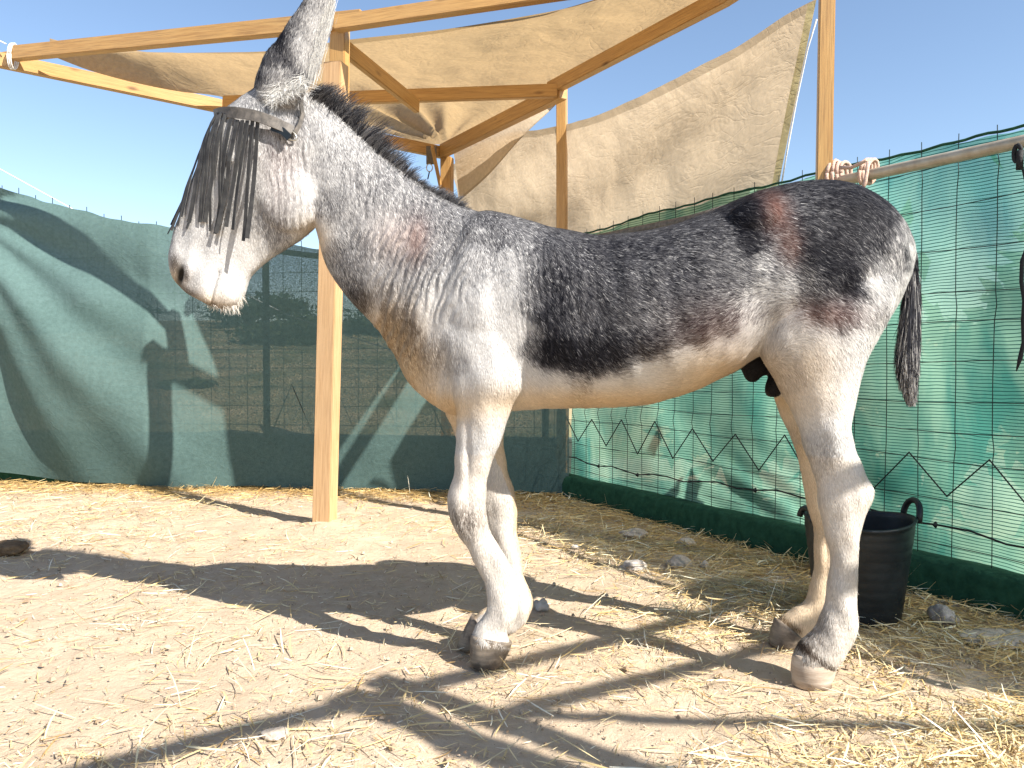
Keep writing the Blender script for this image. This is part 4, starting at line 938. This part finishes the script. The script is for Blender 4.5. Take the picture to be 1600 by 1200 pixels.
def build_coat():
    nF = len(body_me.polygons); mi = np.zeros(nF, np.int32); body_me.polygons.foreach_get('material_index', mi)
    cen = np.zeros(nF * 3, np.float32); body_me.polygons.foreach_get('center', cen); cen = cen.reshape(-1, 3).astype(float)
    nor = np.zeros(nF * 3, np.float32); body_me.polygons.foreach_get('normal', nor); nor = nor.reshape(-1, 3).astype(float)
    ar = np.zeros(nF, np.float32); body_me.polygons.foreach_get('area', ar)
    near = np.where(nor @ np.array([0.0, -1, 0]) > -0.35, 1.0, 0.3)
    w_ = ar * (mi == 0) * near; w_ = w_ / w_.sum(); R = np.random.default_rng(3); N = 300000
    idx = R.choice(nF, N, p=w_); n = nor[idx]; p = cen[idx] + (lambda j: j - (j * n).sum(1)[:, None] * n)(R.normal(0, 0.0026, (N, 3)))
    x, y = inv_px(p); la = (p - np.array(dp(800, 570))) @ np.array(PN)
    # lay of the hair as direction in the side plane (right, up)
    lay = np.array([(300, 400, -.4, -1), (400, 250, -.3, -1), (470, 200, .2, -1), (450, 110, .3, 1), (490, 40, .3, 1), (550, 300, .3, -1), (620, 400, .3, -1), (700, 350, .5, -1), (750, 450, .2, -1), (740, 600, .1, -1), (740, 800, .05, -1), (780, 950, 0, -1),
                    (860, 420, .5, -1), (900, 540, .6, -.8), (1000, 450, .9, -.55), (1080, 400, 1, -.4), (1100, 540, .7, .35), (1000, 610, 1, -.1), (1160, 520, .3, .9), (1180, 360, .9, -.5), (1250, 330, 1, -.5), (1350, 330, .8, -.9), (1400, 400, .2, -1),
                    (1250, 450, .9, -.6), (1330, 470, .7, -.8), (1250, 580, .5, -.9), (1290, 700, .2, -1), (1310, 900, .05, -1), (1150, 430, .7, -.3)], float)
    dx = np.zeros(N); dy = np.zeros(N)
    for sx, sy, a, b in lay:
        l = math.hypot(a, b); ww = ((x - sx) ** 2 + (y - sy) ** 2 + 200) ** -1.6; dx += ww * a / l; dy += ww * b / l
    an = np.arctan2(dy, dx) + R.normal(0, 0.20, N) + 0.35 * np.array([noise.noise(Vector((a * 0.03, b * 0.03, 2))) for a, b in zip(x, y)])
    T = np.array(Vector((1, KD, 0)).normalized()); d = np.cos(an)[:, None] * T + np.sin(an)[:, None] * np.array([0, 0, 1.0])
    d = d - (d * n).sum(1)[:, None] * n; nl = np.linalg.norm(d, axis=1); d = d / np.maximum(nl, 1e-3)[:, None]
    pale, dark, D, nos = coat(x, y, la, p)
    # clumps of hair agree with one another: stretched noise along the lay
    ca, sa = np.cos(an), np.sin(an); uu = x * 0.10 ; vv = y * 0.10
    cl = np.array([0.8 * noise.noise(Vector((a * 2.2, b * 1.0, 3))) + 0.9 * noise.noise(Vector((a * 6, b * 3.4, 8))) for a, b in zip(uu, vv)])
    prob = np.clip(D * 1.06 + 0.42 * cl * (0.10 + 3.0 * D * (1 - D)) * (D > 0.1), 0, 1)
    jit = R.normal(0, 1, N); br = R.uniform(0.88, 1.1, N)[:, None]
    v_ = np.clip(D + (0.36 * cl + 0.26 * jit) * (0.02 + 3.4 * D * (1 - D) + 0.35 * (D > 0.8)) - 0.02, 0, 1)[:, None]
    v_ = np.where((R.random(N) < 0.05)[:, None] & (D[:, None] > 0.45), v_ * 0.62, v_)
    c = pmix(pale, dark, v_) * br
    Lh = np.full(N, 0.014); Lh = np.where((y > 640), 0.012, Lh); Lh = np.where(x < 400, 0.007, Lh); Lh = np.where((x > 1050) & (y < 560), 0.017, Lh)
    Lh = np.where((y < 150) & (x < 540), 0.011, Lh); sh = patch(x, y, 1190, 585, 38, 38) > 0.4; Lh = np.where(sh & (np.abs(la) < .085), 0.004, Lh)
    Lh = np.where((x < 330) & (y > 395), 0.004, Lh)
    Lh *= R.uniform(0.6, 1.25, N); keep = nos < 0.3
    W = R.uniform(0.00055, 0.0010, N); lf = np.clip(R.normal(0.17, 0.07, N), 0.05, 0.5)
    k = keep; o = hair_blades('coat_hair', p[k], n[k], d[k], Lh[k], W[k], c[k], M_fur, 0.8, 2, lf[k], 0.25, donkey)
build_coat()

def strands(name, roots, tips, sag, rad, cols, mat, parent, seg=5, wav=0.006, seed=0):
    """long hairs as narrow ribbons facing roughly sideways, gently waved"""
    R = np.random.default_rng(seed); n = len(roots); r = np.array(roots); t = np.array(tips); ph = R.uniform(0, 6.28, n); side_ = np.array(PN)
    ax = t - r; ax /= np.linalg.norm(ax, axis=1)[:, None]; wd = np.cross(ax, side_ + R.normal(0, 0.5, (n, 3))); wd /= np.linalg.norm(wd, axis=1)[:, None]
    prev = r; Q_ = []
    for k in range(1, seg + 1):
        s = k / seg; cur = r + (t - r) * s + np.array(sag) * (s * s) + wd * (wav * np.sin(ph + s * 4))[:, None] * s
        w0 = rad * (1 - 0.75 * (k - 1) / seg); w1 = rad * (1 - 0.75 * s)
        Q_.append(np.stack([prev - wd * w0, prev + wd * w0, cur + wd * w1, cur - wd * w1], 1)); prev = cur
    me = quads_mesh(name, np.stack(Q_, 1).reshape(-1, 3), n * seg, np.repeat(cols, seg, axis=0)); return link_mesh(name, me, mat, parent)
def build_mane():
    R = np.random.default_rng(9); crest = [(484, 150), (510, 166), (540, 190), (570, 216), (597, 243), (625, 264), (652, 284), (680, 301), (706, 316), (728, 328)]
    ht = [36, 46, 44, 40, 38, 24, 13, 16, 22, 6]; cp_ = cr([(a, b, h) for (a, b), h in zip(crest, ht)], 20); N = 6000
    i = np.minimum((R.random(N) ** 1.35 * len(cp_)).astype(int), len(cp_) - 1); b = cp_[i]; off = R.normal(0, 0.013, N); jx = R.normal(0, 2, N)
    clump = np.array([noise.noise(Vector((k * 0.09, 0, 3))) for k in i]); clump2 = np.array([noise.noise(Vector((k * 0.33, 5, 3))) for k in i])
    roots = []; tips = []
    for k in range(N):
        h = b[k][2] * R.uniform(0.35, 1.0) * (1 + 0.6 * clump2[k]); lean = 0.45 + 0.8 * clump[k] + R.normal(0, 0.28)
        roots.append(dp(b[k][0] + jx[k], b[k][1] + 5, off[k])); tips.append(dp(b[k][0] + jx[k] + h * lean * 0.9, b[k][1] - h * 0.72, off[k] * 2.6))
    dk = np.clip(0.92 + 0.9 * clump2 - 0.35 * (i / len(cp_)) + R.normal(0, .25, N), 0, 1)[:, None]
    col = (np.array([0.016, 0.016, 0.022]) * dk + (1 - dk) * np.array([0.34, 0.33, 0.33])) * R.uniform(.8, 1.2, (N, 1))
    m = strands('mane', roots, tips, (0.012, 0, -0.010), 0.0009, col, M_mane, donkey, 5, 0.006, 1)
    # tail hair
    pth = cr([(1421, 388, 6), (1425, 420, 12), (1424, 470, 16), (1420, 520, 19), (1417, 560, 21), (1419, 595, 16), (1424, 624, 6)], 12); roots = []; tips = []; cols = []
    for k in range(9000):
        j = min(len(pth) - 1, int(R.random() ** 0.8 * (len(pth) - 14))); e = min(len(pth) - 1, j + R.integers(8, 26)); a_ = R.uniform(0, 6.28); q = R.random() ** .5
        p0 = pth[j]; p1 = pth[e]; o0 = math.sin(a_) * q; c0_ = math.cos(a_) * q
        roots.append(dp(p0[0] + c0_ * p0[2] * 0.75, p0[1], o0 * p0[2] / 520 * .9)); tips.append(dp(p1[0] + c0_ * p1[2] * 1.0 + R.normal(0, 1.5), p1[1] + R.uniform(0, 12), o0 * p1[2] / 520))
        g = R.random(); lo = 0.55 if p1[1] > 600 else 0.28
        cols.append([0.018, 0.018, 0.024] if g > lo else ([0.42, 0.40, 0.38] if g > lo * 0.35 else [0.12, 0.115, 0.12]))
    strands('tail_hair', roots, tips, (0, 0, 0), 0.0010, np.array(cols), M_mane, donkey, 4, 0.004, 2)
    # whiskers on lips and chin, long hair inside and under the near ear
    roots = []; tips = []; cols = []
    for k in range(260):
        t = R.random() ** .7; x = 322 + 58 * t; y = 474 + 4 * math.sin(t * 3) - 16 * max(0, t - .8) * 5; o_ = R.normal(0, .016)
        l = R.uniform(3, 22) * (0.4 + t * .7); roots.append(dp(x, y, o_)); tips.append(dp(x + R.normal(2, 5), y + l * .9, o_ * 1.4)); cols.append([0.62, 0.57, 0.5])
    for k in range(1500):
        t = R.random(); x = 424 + 55 * t; y = 150 - 26 * t + R.normal(0, 6); o_ = .088 + R.normal(0, .006)
        an = R.normal(-0.3, .7); l = R.uniform(10, 30); roots.append(dp(x, y, o_)); tips.append(dp(x + l * math.cos(an + 1.9), y - l * math.sin(an + 1.9) * -0.6, o_ + R.uniform(.004, .02)))
        g = R.random(); cols.append([0.66, 0.64, 0.60] if g > .25 else [0.22, 0.21, 0.2])
    for k in range(1500):
        t = R.random(); x = 500 - 20 * t + R.normal(0, 3); y = 130 - 120 * (1 - t) + R.normal(0, 6) ; x = 512 - 26 * t + R.normal(0, 5); o_ = .095
        l = R.uniform(12, 30); roots.append(dp(x, y, o_)); tips.append(dp(x + l * .25, y - l, o_ + .006)); g = R.random(); cols.append([0.66, 0.64, 0.60] if g > .25 else [0.25, 0.24, 0.24])
    strands('long_hair', roots, tips, (0, 0, 0), 0.0006, np.array(cols), M_mane, donkey, 3, 0.003, 3)
build_mane()

# ------------------------------------------------------------------ fly fringe on the head
from mathutils.bvhtree import BVHTree
bvh = BVHTree.FromPolygons([tuple(v) for v in P2[:]], [tuple(pl.vertices) for pl in body_me.polygons if max(pl.vertices) < nV])
def onhead(x, y, off, gap=0.006):
    """drop a point on the head surface under the plane offset off"""
    p = dp(x, y, off); hit = bvh.find_nearest(p); return hit[0] + (hit[1] * gap)
def ribbon(pts, nrm, wd, th=0.0025):
    """solid flat strap along pts; nrm outward directions; width wd"""
    V = []; F = []; N = len(pts)
    for i in range(N):
        t = (pts[min(i + 1, N - 1)] - pts[max(i - 1, 0)]).normalized(); n = (nrm[i] - t * nrm[i].dot(t)).normalized(); s = t.cross(n)
        w_ = wd[i] if isinstance(wd, list) else wd
        V += [pts[i] - s * w_ / 2, pts[i] + s * w_ / 2, pts[i] + s * w_ / 2 + n * th, pts[i] - s * w_ / 2 + n * th]
    for i in range(N - 1):
        for j in range(4): F.append((i * 4 + j, i * 4 + (j + 1) % 4, i * 4 + 4 + (j + 1) % 4, i * 4 + 4 + j))
    F += [(0, 1, 2, 3), (N * 4 - 1, N * 4 - 2, N * 4 - 3, N * 4 - 4)]; return V, F
fringe = empty('fly_fringe', dp(360, 190, 0.05), 'dark fly fringe of hanging leather strips buckled round the donkey forehead', 'fly fringe')
bandpx = [(456, 206, .10), (440, 198, .11), (420, 189, .115), (400, 182, .115), (380, 178, .10), (362, 176, .08), (348, 177, .05), (341, 179, .02), (339, 180, 0), (341, 179, -.02), (348, 177, -.05), (362, 176, -.08), (380, 178, -.10), (400, 182, -.115), (440, 198, -.11)]
BP = [Vector(p) for p in cr([tuple(dp(x, y, o_)) for x, y, o_ in bandpx], 5)]
hc = dp(425, 215, 0); BNn = [Vector(((p - hc).x, (p - hc).y, 0)).normalized() for p in BP]
BP = [p + n * 0.004 for p, n in zip(BP, BNn)]
v, f = ribbon(BP, BNn, 0.034, 0.006); mesh_obj('browband', v, f, M_band, fringe)
ck = [onhead(455, 204, .12, .008), onhead(461, 185, .12, .007), onhead(467, 165, .12, .006), onhead(473, 148, .11, .006), onhead(478, 138, .09, .006)]
v, f = ribbon(ck, [(p - dp(430, 190, 0)).normalized() for p in ck], 0.014, 0.004); mesh_obj('cheek_strap', v, f, M_band, fringe)
bc = onhead(452, 204, .12, .016)
v, f = tube([bc + Vector((0.020 * math.cos(a) , 0, 0.014 * math.sin(a) - 0.008 * math.cos(a))) for a in np.linspace(0, 2 * math.pi, 20)[:-1]], 0.003, 6, closed=True); mesh_obj('buckle', v, f, M_metal, fringe, True)
v, f = ribbon([onhead(424, 197, .12, .020), onhead(442, 204, .12, .030), onhead(458, 214, .12, .032)], [Vector((0, -1, 0))] * 3, 0.022, 0.006); mesh_obj('strap_end', v, f, M_rubber, fringe)
Rr = random.Random(4)
def tassel(xt, yt, ot, xb, yb, ob, wpx):
    pts = []; n = 12
    for k in range(n):
        s = k / (n - 1); x = xt + (xb - xt) * (s ** 1.08) + 3 * math.sin(s * 3 + xt) * s; y = yt + (yb - yt) * s; o_ = ot + (ob - ot) * s
        p = dp(x, y, o_); h = bvh.find_nearest(p); q, nn = h[0], h[1]
        if (p - q).dot(nn) < 0.007: p = q + nn * 0.007
        pts.append(p)
    pts = [Vector(p) for p in cr([tuple(p) for p in pts], 2)]
    nr = []; tw = Rr.uniform(-0.3, 0.5)
    for k, p in enumerate(pts):
        o_ = (p - dp(430, 300, 0)).dot(PN); nr.append((PN * max(0.35, min(1, abs(o_) / 0.07)) * (1 if o_ > -0.01 else -1) + Vector((-0.45 + tw * k / len(pts), 0, 0.1))).normalized())
    v, f = ribbon(pts, nr, wpx, 0.0022); mesh_obj('tassel', v, f, M_strap, fringe)
nt_ = 10
for k in range(nt_):
    t = k / (nt_ - 1); xt = 339 + 64 * t ** 1.15; yt = 186 + 3 * t; ot = 0.115 * math.sin(min(1, t * 1.15) * math.pi / 2)
    xb = 290 + 94 * t + Rr.uniform(-5, 5); yb = 352 + 22 * t + Rr.uniform(-14, 8); ob = 0.035 + 0.075 * t
    tassel(xt, yt, ot, xb, yb, ob, Rr.uniform(0.0125, 0.0155))
for xb, yb, ob, xt in ((288, 356, .02, 342), (302, 360, .03, 346), (316, 350, .035, 350), (331, 362, .045, 356), (346, 346, .05, 364), (264, 366, 0.0, 340), (277, 362, 0.02, 341), (271, 352, -0.03, 341), (300, 362, -0.06, 345), (320, 365, -0.08, 352), (345, 368, -0.09, 362), (370, 370, -0.10, 380)):
    tassel(xt, 186, ob * 0.9, xb, yb, ob, 0.010)
